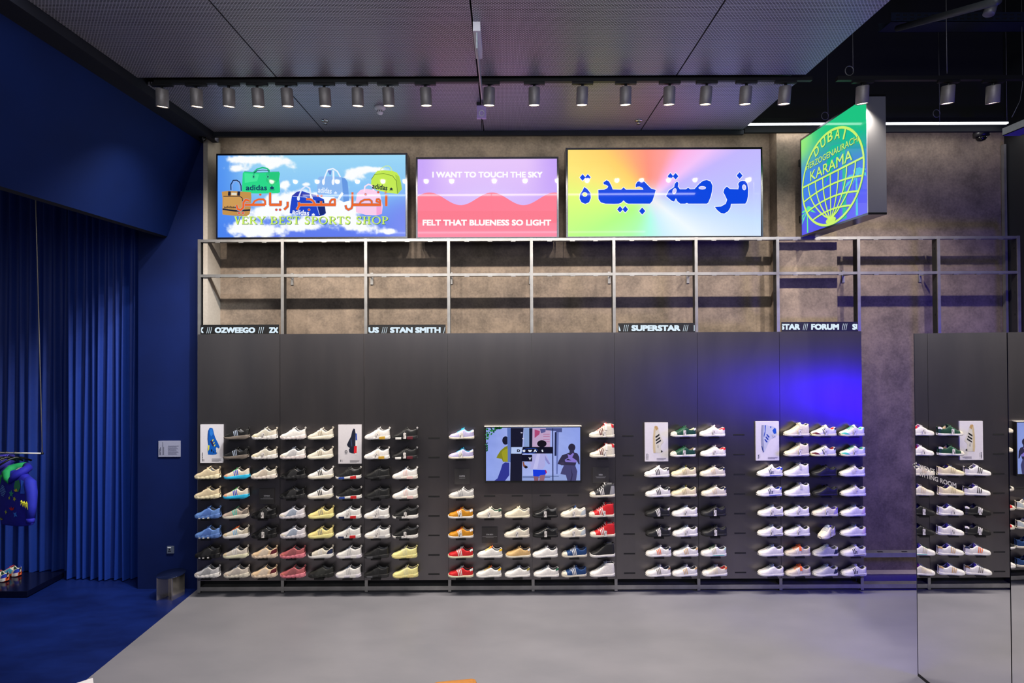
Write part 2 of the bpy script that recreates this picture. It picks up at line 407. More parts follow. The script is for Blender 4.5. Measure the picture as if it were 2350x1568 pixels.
# ------------------------------------------------------------------ dark display panels with brackets and slots
BAYX = [454.5, 643.5, 836, 1028.5, 1220.5, 1411.5, 1601.5, 1790, 1979]
BX = [Wy(x, 1050).x for x in BAYX]
ZP1 = Wy(1160, 764.5).z; ZP0 = Wy(1160, 1330).z
BAYNAME = ['beside the blue wall', 'second from the blue wall', 'with a column of bare slots after trainers', 'carrying the television\'s near half',
           'carrying the television\'s other half', 'with white shell-toe sneakers', 'between the two white shoe posters\' columns', 'washed by the blue glow at the end']
BAYLAB = ['dark metal display panel of running shoes beside the blue wall', 'dark metal display panel of running shoes, second from the blue wall',
          'dark metal display panel, third from the blue wall, with bare slots at one side', 'dark metal display panel holding purple, mustard and red sneakers under the television',
          'dark metal display panel holding the red canvas high-tops beside the television', 'dark metal display panel with the upright cream shoe poster',
          'dark metal display panel with the white and blue high-top poster', 'dark metal display panel under the blue glow, at the open end']
panels = []
for i in range(8):
    p = tag(empty('shoe_display_board', ((BX[i] + BX[i + 1]) / 2, -.004, ZP0)), BAYLAB[i], 'display panel', 'dark shoe display panels')
    mb = MB(); mb.box(BX[i] + .0018, BX[i + 1] - .0018, -0.008, 0.002, ZP0, ZP1, M_PANEL); pf = ch(mb, 'panel_face', p)
    uv = pf.data.uv_layers.new(name='grain')
    for lp in pf.data.loops: co = pf.data.vertices[lp.vertex_index].co; uv.data[lp.index].uv = (co.x, co.z)
    xm = (BX[i] + BX[i + 1]) / 2; mb = MB(); mb.box(xm - .3, xm + .3, 0.0025, 0.03, ZP0, ZP1 - .05, M_STEELDK); ch(mb, 'mounting_rail', p)
    panels.append(p)
def bay_of(x):
    for i in range(8):
        if x < BX[i + 1]: return i
    return 7
ROW_L = [1005.5, 1050, 1095, 1139.7, 1184.5, 1229, 1274, 1318]
ROW_R = [998.3, 1043.5, 1089, 1133.8, 1179, 1224, 1269.4, 1314.3]
def slot_pt(x, r):
    t = min(1, max(0, (x - 995) / (1697 - 995))); y = ROW_L[r] + (ROW_R[r] - ROW_L[r]) * t
    return Wy(x + (4.0 * (r - 3.5) / 7 if x > 1420 else 0), y, -.008)
SHELF_D = 0.118
M_BRK = mat((22, 22, 24), 0.4, 0.5, var=0.05)
mb = MB(); mb.box(-.058, .058, -SHELF_D, 0.0, -.006, 0, M_BRK); mb.box(-.058, .058, -SHELF_D, -SHELF_D + .004, -.016, -.006, M_BRK); ME_BRK = mb.mesh('shoe_bracket')
mb = MB(); mb.box(-.066, .066, -.0018, 0.002, -.008, .008, M_BLACK); ME_SLOT = mb.mesh('slot')
def put_part(me, name, root, loc):
    o = link(name, me, root); o.location = Vector(loc) - root.location; return o
AX = [485, 549, 613, 677, 740, 804, 868, 932]; BXC = [1059.6, 1123.5, 1187.3, 1251.3, 1315, 1379]; CXC = [1505, 1566, 1632]; DXC = [1760, 1822, 1884, 1948]
for x in (996, 1443, 1697.5):
    for r in range(8):
        p = slot_pt(x, r); put_part(ME_SLOT, 'slot', panels[bay_of(p.x)], (p.x, p.y, p.z))
for x in BXC[1:5]:
    p = slot_pt(x, 3); put_part(ME_SLOT, 'slot', panels[bay_of(p.x)], (p.x, p.y, p.z))

# ------------------------------------------------------------------ sneakers
SL = 0.282
TS = [0, .008, .022, .045, .075, .11, .15, .2, .25, .3, .35, .4, .45, .5, .54, .58, .62, .66, .7, .75, .8, .85, .9, .935, .965, .985, 1.0]
def ip(tab):
    xs, ys = zip(*tab); return lambda t: float(np.interp(t, xs, ys))
W0 = ip([(0, .010), (.008, .018), (.022, .026), (.045, .034), (.075, .040), (.11, .0445), (.2, .049), (.3, .050), (.4, .0475), (.5, .043), (.62, .0395), (.75, .038), (.88, .036), (.935, .032), (.965, .026), (.985, .019), (1, .011)])
MODELS = {
 'court': dict(h=ip([(0, .030), (.03, .042), (.1, .052), (.2, .058), (.3, .070), (.4, .085), (.5, .100), (.58, .110), (.63, .105), (.7, .086), (.78, .078), (.86, .084), (.93, .097), (.97, .101), (1, .095)]),
               s=ip([(0, .030), (.1, .028), (.5, .026), (1, .029)]), b=ip([(0, .007), (.1, .002), (.2, 0), (.9, 0), (1, .003)]), throat=.30, open=.56, flare=.003, wob=0),
 'mid': dict(h=ip([(0, .030), (.03, .042), (.1, .052), (.2, .058), (.3, .072), (.4, .090), (.5, .110), (.58, .130), (.64, .142), (.70, .136), (.78, .124), (.86, .126), (.93, .138), (.97, .140), (1, .132)]),
             s=ip([(0, .031), (.1, .029), (.5, .027), (1, .030)]), b=ip([(0, .007), (.1, .002), (.2, 0), (.9, 0), (1, .003)]), throat=.30, open=.60, flare=.003, wob=0, lean=.012),
 'high': dict(h=ip([(0, .032), (.03, .044), (.1, .052), (.2, .058), (.3, .074), (.4, .094), (.5, .116), (.58, .138), (.64, .150), (.72, .153), (.82, .152), (.9, .154), (.96, .153), (1, .146)]),
              s=ip([(0, .036), (.1, .032), (.5, .030), (1, .032)]), b=ip([(0, .006), (.1, .001), (.2, 0), (1, .001)]), throat=.28, open=.64, flare=.004, wob=0, lean=.016),
 'chunky': dict(h=ip([(0, .036), (.03, .047), (.1, .055), (.2, .064), (.3, .080), (.4, .096), (.5, .110), (.58, .121), (.63, .115), (.7, .097), (.78, .090), (.86, .098), (.93, .111), (.97, .116), (1, .108)]),
                s=ip([(0, .036), (.1, .034), (.3, .033), (.5, .036), (.75, .045), (.9, .053), (1, .056)]), b=ip([(0, .014), (.06, .007), (.15, .001), (.25, 0), (.85, 0), (.95, .005), (1, .012)]), throat=.32, open=.57, flare=.006, wob=.005),
 'sleek': dict(h=ip([(0, .034), (.03, .043), (.1, .051), (.2, .062), (.3, .077), (.4, .092), (.5, .106), (.58, .115), (.63, .108), (.7, .090), (.78, .085), (.86, .096), (.93, .114), (.97, .120), (1, .110)]),
               s=ip([(0, .033), (.1, .032), (.3, .034), (.5, .040), (.75, .048), (.9, .053), (1, .050)]), b=ip([(0, .013), (.06, .006), (.15, .001), (.25, 0), (.82, 0), (.92, .006), (1, .02)]), throat=.34, open=.57, flare=.005, wob=.0),
 'sock': dict(h=ip([(0, .032), (.03, .042), (.1, .050), (.2, .060), (.3, .076), (.4, .092), (.5, .107), (.58, .119), (.63, .116), (.7, .102), (.78, .097), (.86, .103), (.93, .112), (.97, .116), (1, .110)]),
              s=ip([(0, .028), (.1, .029), (.3, .031), (.5, .034), (.8, .040), (1, .042)]), b=ip([(0, .010), (.06, .004), (.15, 0), (.9, 0), (1, .005)]), throat=.36, open=.58, flare=.003, wob=0),
}
def sect(md, t):
    w = W0(t) + md['flare'] * .3; s = md['s'](t) - .004; h = md['h'](t)
    o = sst(md['open'] - .04, md['open'] + .04, t) * (1 - sst(.955, .985, t))       # 1 where the shoe is open at the ankle
    th = sst(md['throat'] - .03, md['throat'] + .03, t)
    yr = w * .30 * (1 - th) + min(.024, w * .6) * th
    yr = yr * (1 - o) + min(.030, w * .86) * o
    if t > .95: yr = w * (.86 + .0 * t)
    return w, s, h, o, yr
def outer(md, t, q, side, off=0.0):
    w, s, h, o, yr = sect(md, t)
    ph = q * PI / 2; e = .62
    y = yr + (w - yr) * max(0, math.cos(ph)) ** e; z = s + (h - s) * math.sin(ph)
    bul = .0015 * math.sin(PI * q)
    nx = math.cos(ph) * .8 + .2; nz = math.sin(ph)
    x = (t - .5) * SL
    if t > .8 and md.get('lean'): x -= md['lean'] * (t - .8) / .2 * q * q
    if off and t < .06: x -= off * .7
    if off and t > .95: x += off * .7
    return Vector((x, side * (y + bul + off * nx), z + off * nz * (1 if q > .5 else .4)))
QS = [0, .12, .26, .4, .54, .68, .84, 1.0]
_DUM = {k: bpy.data.materials.new('slot_' + k) for k in ('a', 'b')}
def upper_mesh(md):
    mb = MB(); vs = []; n = None; A, B = _DUM['a'], _DUM['b']
    for t in TS:
        w, s, h, o, yr = sect(md, t); x = (t - .5) * SL
        L = [outer(md, t, q, -1) for q in QS]
        zi = s + .012; top = h + (.0025 if t < .9 else 0.0)
        def inn(y0, z0, y1, z1): return Vector((x, y0 * (1 - o) + y1 * o, z0 * (1 - o) + z1 * o))
        I = [inn(-yr * .85, h + .0008, -yr + .006, h - .002), inn(-yr * .5, h + .0018, -yr + .008, (h + zi) / 2), inn(-yr * .25, top, -yr + .012, zi)]
        C = inn(0, top + .0005, 0, zi)
        R = [Vector((p.x, -p.y, p.z)) for p in reversed(L)]; J = [Vector((p.x, -p.y, p.z)) for p in reversed(I)]
        ring = L + I + [C] + J + R; n = len(ring); vs += ring
    fa = []; fb = []
    for i in range(len(TS) - 1):
        om = sect(md, (TS[i] + TS[i + 1]) / 2)[3]
        for k in range(n - 1):
            f = (i * n + k, i * n + k + 1, (i + 1) * n + k + 1, (i + 1) * n + k)
            (fb if (om > .5 and 8 <= k <= n - 10) else fa).append(f)
    fa.append(tuple(range(n))); fa.append(tuple((len(TS) - 1) * n + k for k in range(n))[::-1])
    b = 0; mb.add(vs, fa, A, True); i = mb.slot(B)
    for f in fb: mb.f.append(f); mb.mi.append(i); mb.sm.append(True)
    return mb.mesh('upper')
def sole_pt(md, t, z01, off=0.0, side=-1):
    w = W0(t) * 1.03 + md['flare'] * (.5 + .5 * t) + off
    b, s = md['b'](t), md['s'](t)
    x = (t - .5) * SL * 1.035
    if md['wob']: w += md['wob'] * .35 * math.sin(t * 38) * (1 if .05 < z01 < .95 else .4)
    pr = .94 + .06 * math.sin(PI * z01)
    return Vector((x, side * w * pr, b + (s - b) * z01))
def sole_mesh(md):
    mb = MB(); vs = []; zs = [0, .12, .5, .88, 1]
    ts = sorted(set(TS + [.175, .225, .275, .325, .375, .425, .475, .56, .6, .64, .68, .725, .775, .825, .875]))
    for t in ts:
        nb = md['wob'] * (.9 if .12 < t < .95 and (int(t * 40) % 5) < 1 else 0)
        L = [sole_pt(md, t, z) for z in zs]; L[0].z += nb; L[1].z += nb
        L[0].y *= .93
        R = [Vector((p.x, -p.y, p.z)) for p in reversed(L)]
        vs += L + R
    n = 10; fs = []
    for i in range(len(ts) - 1):
        for k in range(n): fs.append((i * n + k, i * n + (k + 1) % n, (i + 1) * n + (k + 1) % n, (i + 1) * n + k))
    fs.append(tuple(range(n))); fs.append(tuple((len(ts) - 1) * n + k for k in range(n))[::-1])
    mb.add(vs, fs, _DUM['a'], True); return mb.mesh('sole')
def patch(mb, md, tf, q0, q1, off=.0014, nt=6, nq=4, sides=(-1,)):
    """a thin overlay following the side of the upper; TF(q) -> (t0, t1)"""
    for sd in sides:
        vs = []; fs = []
        for j in range(nq + 1):
            q = q0 + (q1 - q0) * j / nq; a, b = tf(q)
            for i in range(nt + 1): vs.append(outer(md, min(1, a + (b - a) * i / nt), q, sd, off))
        for j in range(nq):
            for i in range(nt): fs.append((j * (nt + 1) + i, j * (nt + 1) + i + 1, (j + 1) * (nt + 1) + i + 1, (j + 1) * (nt + 1) + i))
        mb.add(vs, fs, _DUM['a'], True)
def spatch(mb, md, t0, t1, z0, z1, off=.0015):
    for sd in (-1,):
        vs = [sole_pt(md, t0 + (t1 - t0) * i / 5, z, off, sd) for z in (z0, (z0 + z1) / 2, z1) for i in range(6)]
        mb.add(vs, [(j * 6 + i, j * 6 + i + 1, j * 6 + 7 + i, j * 6 + 6 + i) for j in range(2) for i in range(5)], _DUM['a'], True)
def part_mesh(model, name):
    md = MODELS[model]; mb = MB(); A = _DUM['a']; th, op = md['throat'], md['open']
    if name == 'side_stripes':
        for i in range(3):
            t0 = th + .055 + .062 * i
            patch(mb, md, lambda q, t0=t0: (t0 + .075 * (1 - q), t0 + .075 * (1 - q) + .031), .06, .8, .0016, 2, 5)
    elif name == 'heel_tab':
        patch(mb, md, lambda q: (.895 - .05 * (q - .5), 1.0), .5, .97, .0018, 6, 4, (-1,))
    elif name == 'heel_counter':
        patch(mb, md, lambda q: (.77 + .12 * q, 1.0), .02, .62, .0016, 6, 4, (-1,))
    elif name == 'toe_cap':
        patch(mb, md, lambda q: (0, .20 - .03 * q), .02, 1.0, .0016, 8, 6, (-1, 1))
        mb.add([outer(md, t, 1.0, sd, .002) for t in (.01, .04, .08, .12, .17) for sd in (-1, 1)], [(2 * i, 2 * i + 1, 2 * i + 3, 2 * i + 2) for i in range(4)], A, True)
    elif name == 'mudguard':
        patch(mb, md, lambda q: (0.0, .30 - .28 * q), .02, .62, .0014, 8, 4)
    elif name == 'side_overlay':
        patch(mb, md, lambda q: (.27 + .26 * q, .70 - .10 * q + .25 * q * q), .03, .72, .0014, 8, 6)
    elif name == 'laces':
        nb = 5
        for i in range(nb):
            t = th + .035 + (op - th - .07) * i / (nb - 1)
            w, s, h, o, yr = sect(md, t); x = (t - .5) * SL; yr2 = yr + .006
            mb.tube([(x - .003, -yr2, h - .005), (x, -yr2 * .6, h + .003), (x + .002, 0, h + .0055), (x, yr2 * .6, h + .003), (x - .003, yr2, h - .005)], .0032, A, 6)
        t = op - .005; w, s, h, o, yr = sect(md, t); x = (t - .5) * SL
        for sd in (-1, 1):
            mb.tube([(x, 0, h + .007), (x - .008, sd * .010, h + .011), (x - .018, sd * .020, h + .006), (x - .012, sd * .026, h - .006)], .0026, A, 6)
    elif name == 'tongue':
        pts = []
        for (dt, w, dz) in ((-.14, .020, -.002), (-.07, .021, .003), (0, .022, .007), (.035, .021, .016), (.055, .016, .022)):
            t = op + dt - .01; h = md['h'](min(t, op)); pts.append(((t - .5) * SL, w, h + dz))
        vs = []; fs = []
        for (x, w, z) in pts:
            for dz in (0, -.006):
                vs += [(x + (.004 if dz else 0), -w, z + dz - .003), (x + (.004 if dz else 0), -w * .5, z + dz), (x + (.004 if dz else 0), w * .5, z + dz), (x + (.004 if dz else 0), w, z + dz - .003)]
        for i in range(len(pts) - 1):
            a = i * 8; b = a + 8
            for k in range(3): fs += [(a + k, a + k + 1, b + k + 1, b + k), (a + 4 + k, b + 4 + k, b + 5 + k, a + 5 + k)]
            fs += [(a, b, b + 4, a + 4), (a + 3, a + 7, b + 7, b + 3)]
        a = (len(pts) - 1) * 8; fs += [(a + k, a + k + 1, a + k + 5, a + k + 4) for k in range(3)]
        mb.add(vs, fs, A, True)
    elif name == 'pull_tab':
        x = SL * .497; z = md['h'](.97)
        mb.tube([(x - .004, 0, z - .012), (x + .006, 0, z + .004), (x + .010, 0, z + .016), (x + .002, 0, z + .022), (x - .006, 0, z + .012), (x - .008, 0, z - .004)], .0034, A, 6)
    elif name == 'ankle_strap':
        t = op + (.0 if model == 'court' else .01); md_h = md['h'](t)
        prof = []
        for q in (.35, .6, .8, 1.0): prof.append(outer(md, t, q, -1, .003))
        prof += [Vector((prof[-1].x, -.012, md_h + .012)), Vector((prof[-1].x, .012, md_h + .012))]
        prof += [Vector((p.x, -p.y, p.z)) for p in reversed(prof[:4])]
        vs = []; fs = []
        for p in prof:
            vs += [p + Vector((-.013, 0, 0)), p + Vector((.013, 0, .001)), p + Vector((.013, 0, -.003)), p + Vector((-.013, 0, -.004))]
        for i in range(len(prof) - 1):
            for k in range(4): fs.append((4 * i + k, 4 * i + (k + 1) % 4, 4 * i + 4 + (k + 1) % 4, 4 * i + 4 + k))
        mb.add(vs, fs, A, False)
    elif name == 'front_plug': spatch(mb, md, .15, .38, .12, .92)
    elif name == 'rear_plug': spatch(mb, md, .60, .83, .08, .95)
    elif name == 'sole_windows':
        for t0 in (.22, .37, .55): spatch(mb, md, t0, t0 + .07, .08, .5, .0022)
    elif name == 'heel_clip':
        spatch(mb, md, .72, .98, .15, .98, .003)
    elif name == 'outsole': spatch(mb, md, .0, 1.0, .0, .26, .0015)
    elif name == 'foxing_line': spatch(mb, md, .42, 1.0, .55, .75, .0012)
    elif name == 'price_tag':
        M1 = _DUM['a']; t = op - .06; yb = -(sole_pt(md, t, .5).y * -1) - .006
        Rm = Matrix.Translation((SL * (t - .5), yb, .0)) 
        mb.box(-.0155, .0155, -.0008, .0008, .012, .078, M1, Rm)
        p0 = Rm @ Vector((0, 0, .076)); mb.tube([p0, (p0.x - .004, p0.y * .7, .092), (p0.x + .002, -.012, md['h'](t) + .003)], .0009, M1, 5)
        i = mb.slot(_DUM['b'])
        for (a, b, c, d) in ((-.012, -.005, .024, .05), (.001, .011, .058, .064), (.001, .011, .050, .053), (.001, .011, .044, .047)):
            vs = [Rm @ Vector((x, -.0011, z)) for x, z in ((a, c), (b, c), (b, d), (a, d))]; mb.add(vs, [(0, 1, 2, 3)], _DUM['b'])
    return mb.mesh(name)
_PM = {}
def pm(model, name):
    k = (model, name)
    if k not in _PM: _PM[k] = upper_mesh(MODELS[model]) if name == 'upper' else sole_mesh(MODELS[model]) if name == 'sole' else part_mesh(model, name)
    return _PM[k]
P = dict(W=(226, 222, 218), C=(222, 208, 172), O=(214, 206, 190), B=(15, 15, 16), K=(34, 34, 36), G=(150, 150, 152), LG=(186, 184, 186), DG=(80, 80, 84), SV=(150, 160, 178),
         BE=(205, 186, 152), TN=(206, 168, 112), MU=(196, 132, 20), RD=(200, 26, 32), RE=(236, 28, 40), MR=(92, 20, 34), PK=(226, 190, 186), DP=(176, 92, 96), PS=(222, 128, 142),
         BL=(30, 60, 190), SB=(92, 128, 190), NV=(22, 34, 70), DB=(18, 58, 110), CY=(40, 180, 224), LI=(176, 170, 208), GR=(16, 96, 62), DGR=(12, 62, 44), LG2=(100, 200, 110), TE=(70, 190, 170),
         YE=(232, 214, 140), LY=(232, 222, 150), YL=(240, 190, 30), OR=(240, 110, 50), PU=(104, 84, 180), LP=(224, 200, 220), GD=(190, 150, 50), OL=(150, 140, 60), BR=(120, 84, 50), SA=(226, 196, 160), PE=(214, 160, 130),
         GY=(120, 112, 104))
def cm(c, rough=.6): return mat(P[c] if isinstance(c, str) else c, rough, var=.07, scale=60)
M_TAG = mat((226, 220, 216), .6, var=.02); M_INK = mat((40, 38, 40), .6, var=0)
DEF = {'court': ['tongue', 'laces'], 'mid': ['tongue', 'laces', 'ankle_strap', 'foxing_line'], 'high': ['tongue', 'laces'], 'chunky': ['tongue', 'laces', 'pull_tab', 'side_overlay', 'mudguard'],
       'sleek': ['tongue', 'laces', 'pull_tab', 'side_stripes'], 'sock': ['tongue', 'laces', 'pull_tab', 'side_stripes']}
KEYS = dict(st='side_stripes', ht='heel_tab', tc='toe_cap', ov='side_overlay', mg='mudguard', pt='pull_tab', sp='ankle_strap', p1='front_plug', p2='rear_plug', sw='sole_windows', hc='heel_clip', cn='heel_counter', os='outsole', fx='foxing_line', tg='tongue', la='laces')
def shoe(model, u, s, name='sneaker', tag_=0, yaw=0.0, loc=(0, 0, 0), label='', group='sneakers on the display wall', ln=None, cat='sneaker', scale=1.0, **kw):
    r = empty(name, loc, (0, 0, yaw)); r.scale = (scale,) * 3
    tag(r, label, cat, group)
    def put(nm, c, c2=None, rough=.6):
        o = link(nm, pm(model, nm), r)
        for i, cc in enumerate((c, c2)):
            if i < len(o.material_slots):
                o.material_slots[i].link = 'OBJECT'; o.material_slots[i].material = cc if not isinstance(cc, (str, tuple)) else cm(cc, rough)
        return o
    gl = kw.pop('gl', .55)
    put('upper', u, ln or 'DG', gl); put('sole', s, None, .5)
    parts = {n: None for n in DEF[model]}
    for k, c in kw.items(): parts[KEYS[k]] = c
    for nm, c in parts.items():
        if c == 0: continue
        put(nm, c if c is not None else u, None, .6)
    if tag_: put('price_tag', M_TAG, M_INK)
    return r
ROWN = ['top row', 'second row', 'third row', 'fourth row', 'fifth row', 'sixth row', 'seventh row', 'bottom row']
def on_wall(sec, col, row, model, desc, u, s, **kw):
    xs = dict(A=AX, B=BXC, C=CXC, D=DXC)[sec]
    p = slot_pt(xs[col], row); root = panels[bay_of(p.x)]
    put_part(ME_BRK, 'shoe_bracket', root, (p.x, p.y, p.z))
    where = dict(A='from the blue wall', B='of the television section', C='of the shell-toe section', D='of the end section')[sec]
    lab = '%s, %s, %s column %s' % (desc, ROWN[row], ORD[col], where)
    nm = {'court': 'sneaker', 'mid': 'high_top_sneaker', 'high': 'high_top_sneaker', 'chunky': 'running_shoe', 'sleek': 'running_shoe', 'sock': 'running_shoe'}[model]
    ct = {'court': 'sneaker', 'mid': 'high-top sneaker', 'high': 'high-top sneaker'}.get(model, 'running shoe')
    yaw = kw.pop('yaw', 0.0) + math.radians(random.uniform(-1.5, 3.5)); dx = random.uniform(-.008, .008); dy = -.045 if yaw > .4 else 0
    shoe(model, u, s, nm, loc=(p.x + dx, p.y - .064 + dy, p.z + .0006), yaw=yaw, label=lab, cat=ct, **kw)
def pair(sec, col, rows, model, desc, u, s, **kw):
    for r in rows: on_wall(sec, col, r - 1, model, desc, u, s, **kw)

# section A: running shoes
pair('A', 0, (3, 4), 'chunky', 'beige running shoe', 'BE', 'C', ov=(196, 178, 146), mg=(200, 184, 156), la='BE')
pair('A', 0, (5, 6), 'chunky', 'denim blue chunky running shoe', 'SB', (84, 116, 178), ov=(72, 104, 170), mg='SB', sw='W', la=(60, 92, 160))
pair('A', 0, (7,), 'chunky', 'black running shoe with white sole windows', 'B', 'B', sw='W', ov='K', mg='B')
pair('A', 0, (8,), 'chunky', 'pale grey running shoe with white sole', 'LG', 'W', ov='G', mg=(190, 178, 168), la='SV')
pair('A', 1, (1, 2), 'sleek', 'black running shoe with grey-brown sole', 'B', (112, 102, 94), st='SV', pt='B')
pair('A', 1, (3, 4), 'sleek', 'cream and pink running shoe with cyan sole', (222, 206, 184), 'CY', st='BL', tc='PE', la='LG2', tg=(200, 190, 180), pt='NV', cn='O')
pair('A', 1, (5,), 'sleek', 'taupe running shoe with green stripes', (176, 160, 146), 'O', st='TE', tc=(190, 168, 156), la='DGR', tg=(60, 120, 96), cn='GY')
pair('A', 1, (6,), 'sleek', 'beige shoe, blue patch, orange tongue', 'O', 'W', st=(130, 180, 220), tc='BE', la='OR', tg='OR', cn=(190, 180, 160))
pair('A', 1, (7,), 'sleek', 'stone running shoe with pale yellow sole', (205, 196, 184), (226, 222, 190), st='W', tc='BE', la='SV')
pair('A', 1, (8,), 'chunky', 'grey-beige running shoe with ivory sole', (200, 190, 178), 'O', ov=(180, 172, 164), mg=(206, 186, 168), la='SV')
pair('A', 2, (1, 2), 'chunky', 'cream running shoe with hanging price tag', 'O', 'W', ov=(196, 190, 176), mg='C', la=(170, 172, 176), tag_=1)
pair('A', 2, (3,), 'chunky', 'cream running shoe without a tag', 'O', (226, 214, 204), ov=(196, 182, 166), mg=(208, 196, 178), la='SV')
pair('A', 2, (5, 6), 'chunky', 'glossy black running shoe with price tag', 'B', 'B', ov='K', mg='B', gl=.3, tag_=1)
pair('A', 2, (7, 8), 'chunky', 'cream running shoe with maroon heel stripe', 'SA', (222, 200, 176), ov=(214, 196, 176), mg='SA', la='G', cn='MR')
pair('A', 3, (1,), 'chunky', 'plain white running shoe', 'W', (224, 214, 212), ov='W', mg='W')
pair('A', 3, (2,), 'chunky', 'white running shoe with grey laces', 'W', (222, 210, 208), ov='LG', mg='O', la='SV', tg='SV')
pair('A', 3, (3, 4), 'chunky', 'glossy black bulky running shoe', 'B', 'K', ov='K', mg='B', gl=.28)
pair('A', 3, (5, 6), 'chunky', 'white running shoe with lavender overlays', (212, 208, 214), (206, 200, 206), ov='SV', mg='O', la='SV')
pair('A', 3, (7, 8), 'chunky', 'dusty pink running shoe with rose sole', 'DP', 'PS', ov=(150, 82, 86), mg=(196, 110, 100), la=(60, 40, 50), sw=(190, 96, 112))
pair('A', 4, (1, 2), 'sleek', 'ivory running shoe with pale stripes', 'O', (224, 218, 200), st=(160, 150, 130), la='W')
pair('A', 4, (3, 4), 'sleek', 'white running shoe with black side stripes', 'W', 'O', st='B', la='SV')
pair('A', 4, (5, 6), 'sleek', 'pale yellow running shoe with grey stripes', 'YE', 'LY', st=(150, 146, 130), la='YE')
pair('A', 4, (7,), 'sleek', 'cream running shoe with black toe patch', 'O', 'W', st='W', tc='B', tg='B', la='B', cn='NV')
pair('A', 4, (8,), 'chunky', 'dark olive-black running shoe', (30, 31, 28), (26, 27, 24), ov=(44, 45, 42), mg='K')
pair('A', 5, (3, 4), 'sock', 'black shoe, red and blue sole blocks', 'B', 'W', st='K', p1=(30, 64, 150), p2='RD', pt='W', la='B')
pair('A', 5, (5, 6), 'sock', 'white shoe, red and blue sole blocks', 'W', 'W', st='LG', p1='NV', p2='RD', la='SV', tag_=1)
pair('A', 5, (7, 8), 'sock', 'white running shoe with pale violet sole', 'W', (218, 212, 222), st='LG', p1='W', p2='W', la='SV')
pair('A', 6, (1, 2), 'sock', 'white running shoe with gold heel block', 'W', 'W', st='O', p1='LG', p2='GD', la='LG', tag_=1)
pair('A', 6, (3, 4), 'sock', 'all-black sock running shoe', 'B', 'B', st='K', p1='K', p2='K')
pair('A', 6, (5, 6), 'sock', 'white running shoe with hanging tag', 'W', 'W', st='LG', p1='O', p2='LG', la='SV', tag_=1)
pair('A', 6, (7, 8), 'sock', 'black running shoe with ridged sole', 'B', 'K', st='K', p1='DG', p2='B', hc='K')
pair('A', 7, (1, 2), 'sock', 'black running shoe, tag, red block', 'B', 'K', st='K', p1='W', p2='MR', tag_=1, pt='LG')
pair('A', 7, (3, 4), 'sock', 'white running shoe with pink heel block', 'W', (224, 216, 206), st='PK', p1='LG', p2='PK', la='SV')
pair('A', 7, (5, 6), 'sock', 'black tagged shoe on white sole', 'B', 'W', st='K', p1='K', p2='W', tag_=1, pt='LG')
pair('A', 7, (7, 8), 'sock', 'pale lemon running shoe', 'LY', 'LY', st=(226, 220, 170), p1='YE', p2='YE', la='O', ln='GY')
# section B: around the television
pair('B', 0, (1, 2), 'court', 'lilac suede sneaker with cyan tongue', 'LI', 'O', st='W', ht='W', tg='CY', la='CY', ln='CY', tag_=1)
pair('B', 0, (4,), 'court', 'silver-grey sneaker with dark laces', (196, 194, 192), 'O', st='G', ht='W', la='B', tg='W')
pair('B', 0, (5, 6), 'court', 'mustard suede sneaker with white stripes', 'MU', 'W', st='W', ht='W', la='OR', tg='MU', ln='LG', tag_=1)
pair('B', 0, (7, 8), 'court', 'red suede sneaker with white stripes', 'RD', (226, 220, 190), st='W', ht='W', la='W', tg='LG', ln='K')
pair('B', 1, (5,), 'court', 'white leather sneaker with dark green heel', 'O', 'O', ht='DGR', la='O', ln='DGR', tag_=1)
pair('B', 1, (7, 8), 'court', 'white sneaker with yellow laces and heel', 'W', 'W', ht='YL', la='YL', tg='OR')
pair('B', 2, (5,), 'court', 'plain ivory leather sneaker', (222, 212, 186), (224, 214, 190), ht='O')
pair('B', 2, (6,), 'court', 'off-white sneaker with grey laces and tag', 'O', 'O', ht='O', la='G', tg='G', tag_=1)
pair('B', 2, (7,), 'court', 'tan leather sneaker with white heel', 'TN', 'O', ht='W', la='TN', tg='TN')
pair('B', 2, (8,), 'court', 'white sneaker with olive-gold heel', 'W', 'W', ht='OL', la='SV', tg='SV')
pair('B', 3, (5, 6), 'court', 'black leather sneaker with price tag', 'B', 'B', ht='K', gl=.35, tag_=1)
pair('B', 3, (7,), 'court', 'all-white plain sneaker', 'W', 'W', ht='W')
pair('B', 3, (8,), 'court', 'white sneaker with bright green heel', 'W', 'W', ht='GR', la='SV')
pair('B', 4, (5, 6), 'court', 'cream patchwork sneaker with blue tongue', 'O', 'O', cn=(186, 196, 200), tg='DB', la='B', ln='LG', tag_=1)
pair('B', 4, (7, 8), 'court', 'navy canvas sneaker with white toe', 'DB', 'O', st='W', tc='O', la='W', tg='DB', ln='NV')
pair('B', 5, (1, 2), 'high', 'white high-top with red laces and collar', 'O', 'O', st='MR', ht='RD', la='RD', tg='RD', ln='RD', sp='W', tag_=1)
pair('B', 5, (4,), 'high', 'black patterned high-top with white stripes', (40, 40, 44), 'O', st='W', tc='O', la='W', cn='G')
pair('B', 5, (5, 6), 'high', 'red canvas high-top with white toe', 'RD', 'O', st='W', tc='O', la='W', tag_=1)
pair('B', 5, (7,), 'high', 'black platform high-top on white sole', 'B', 'W', la='B', tg='B')
pair('B', 5, (8,), 'high', 'white padded platform high-top', 'W', 'W', la='SV', tg='SV')
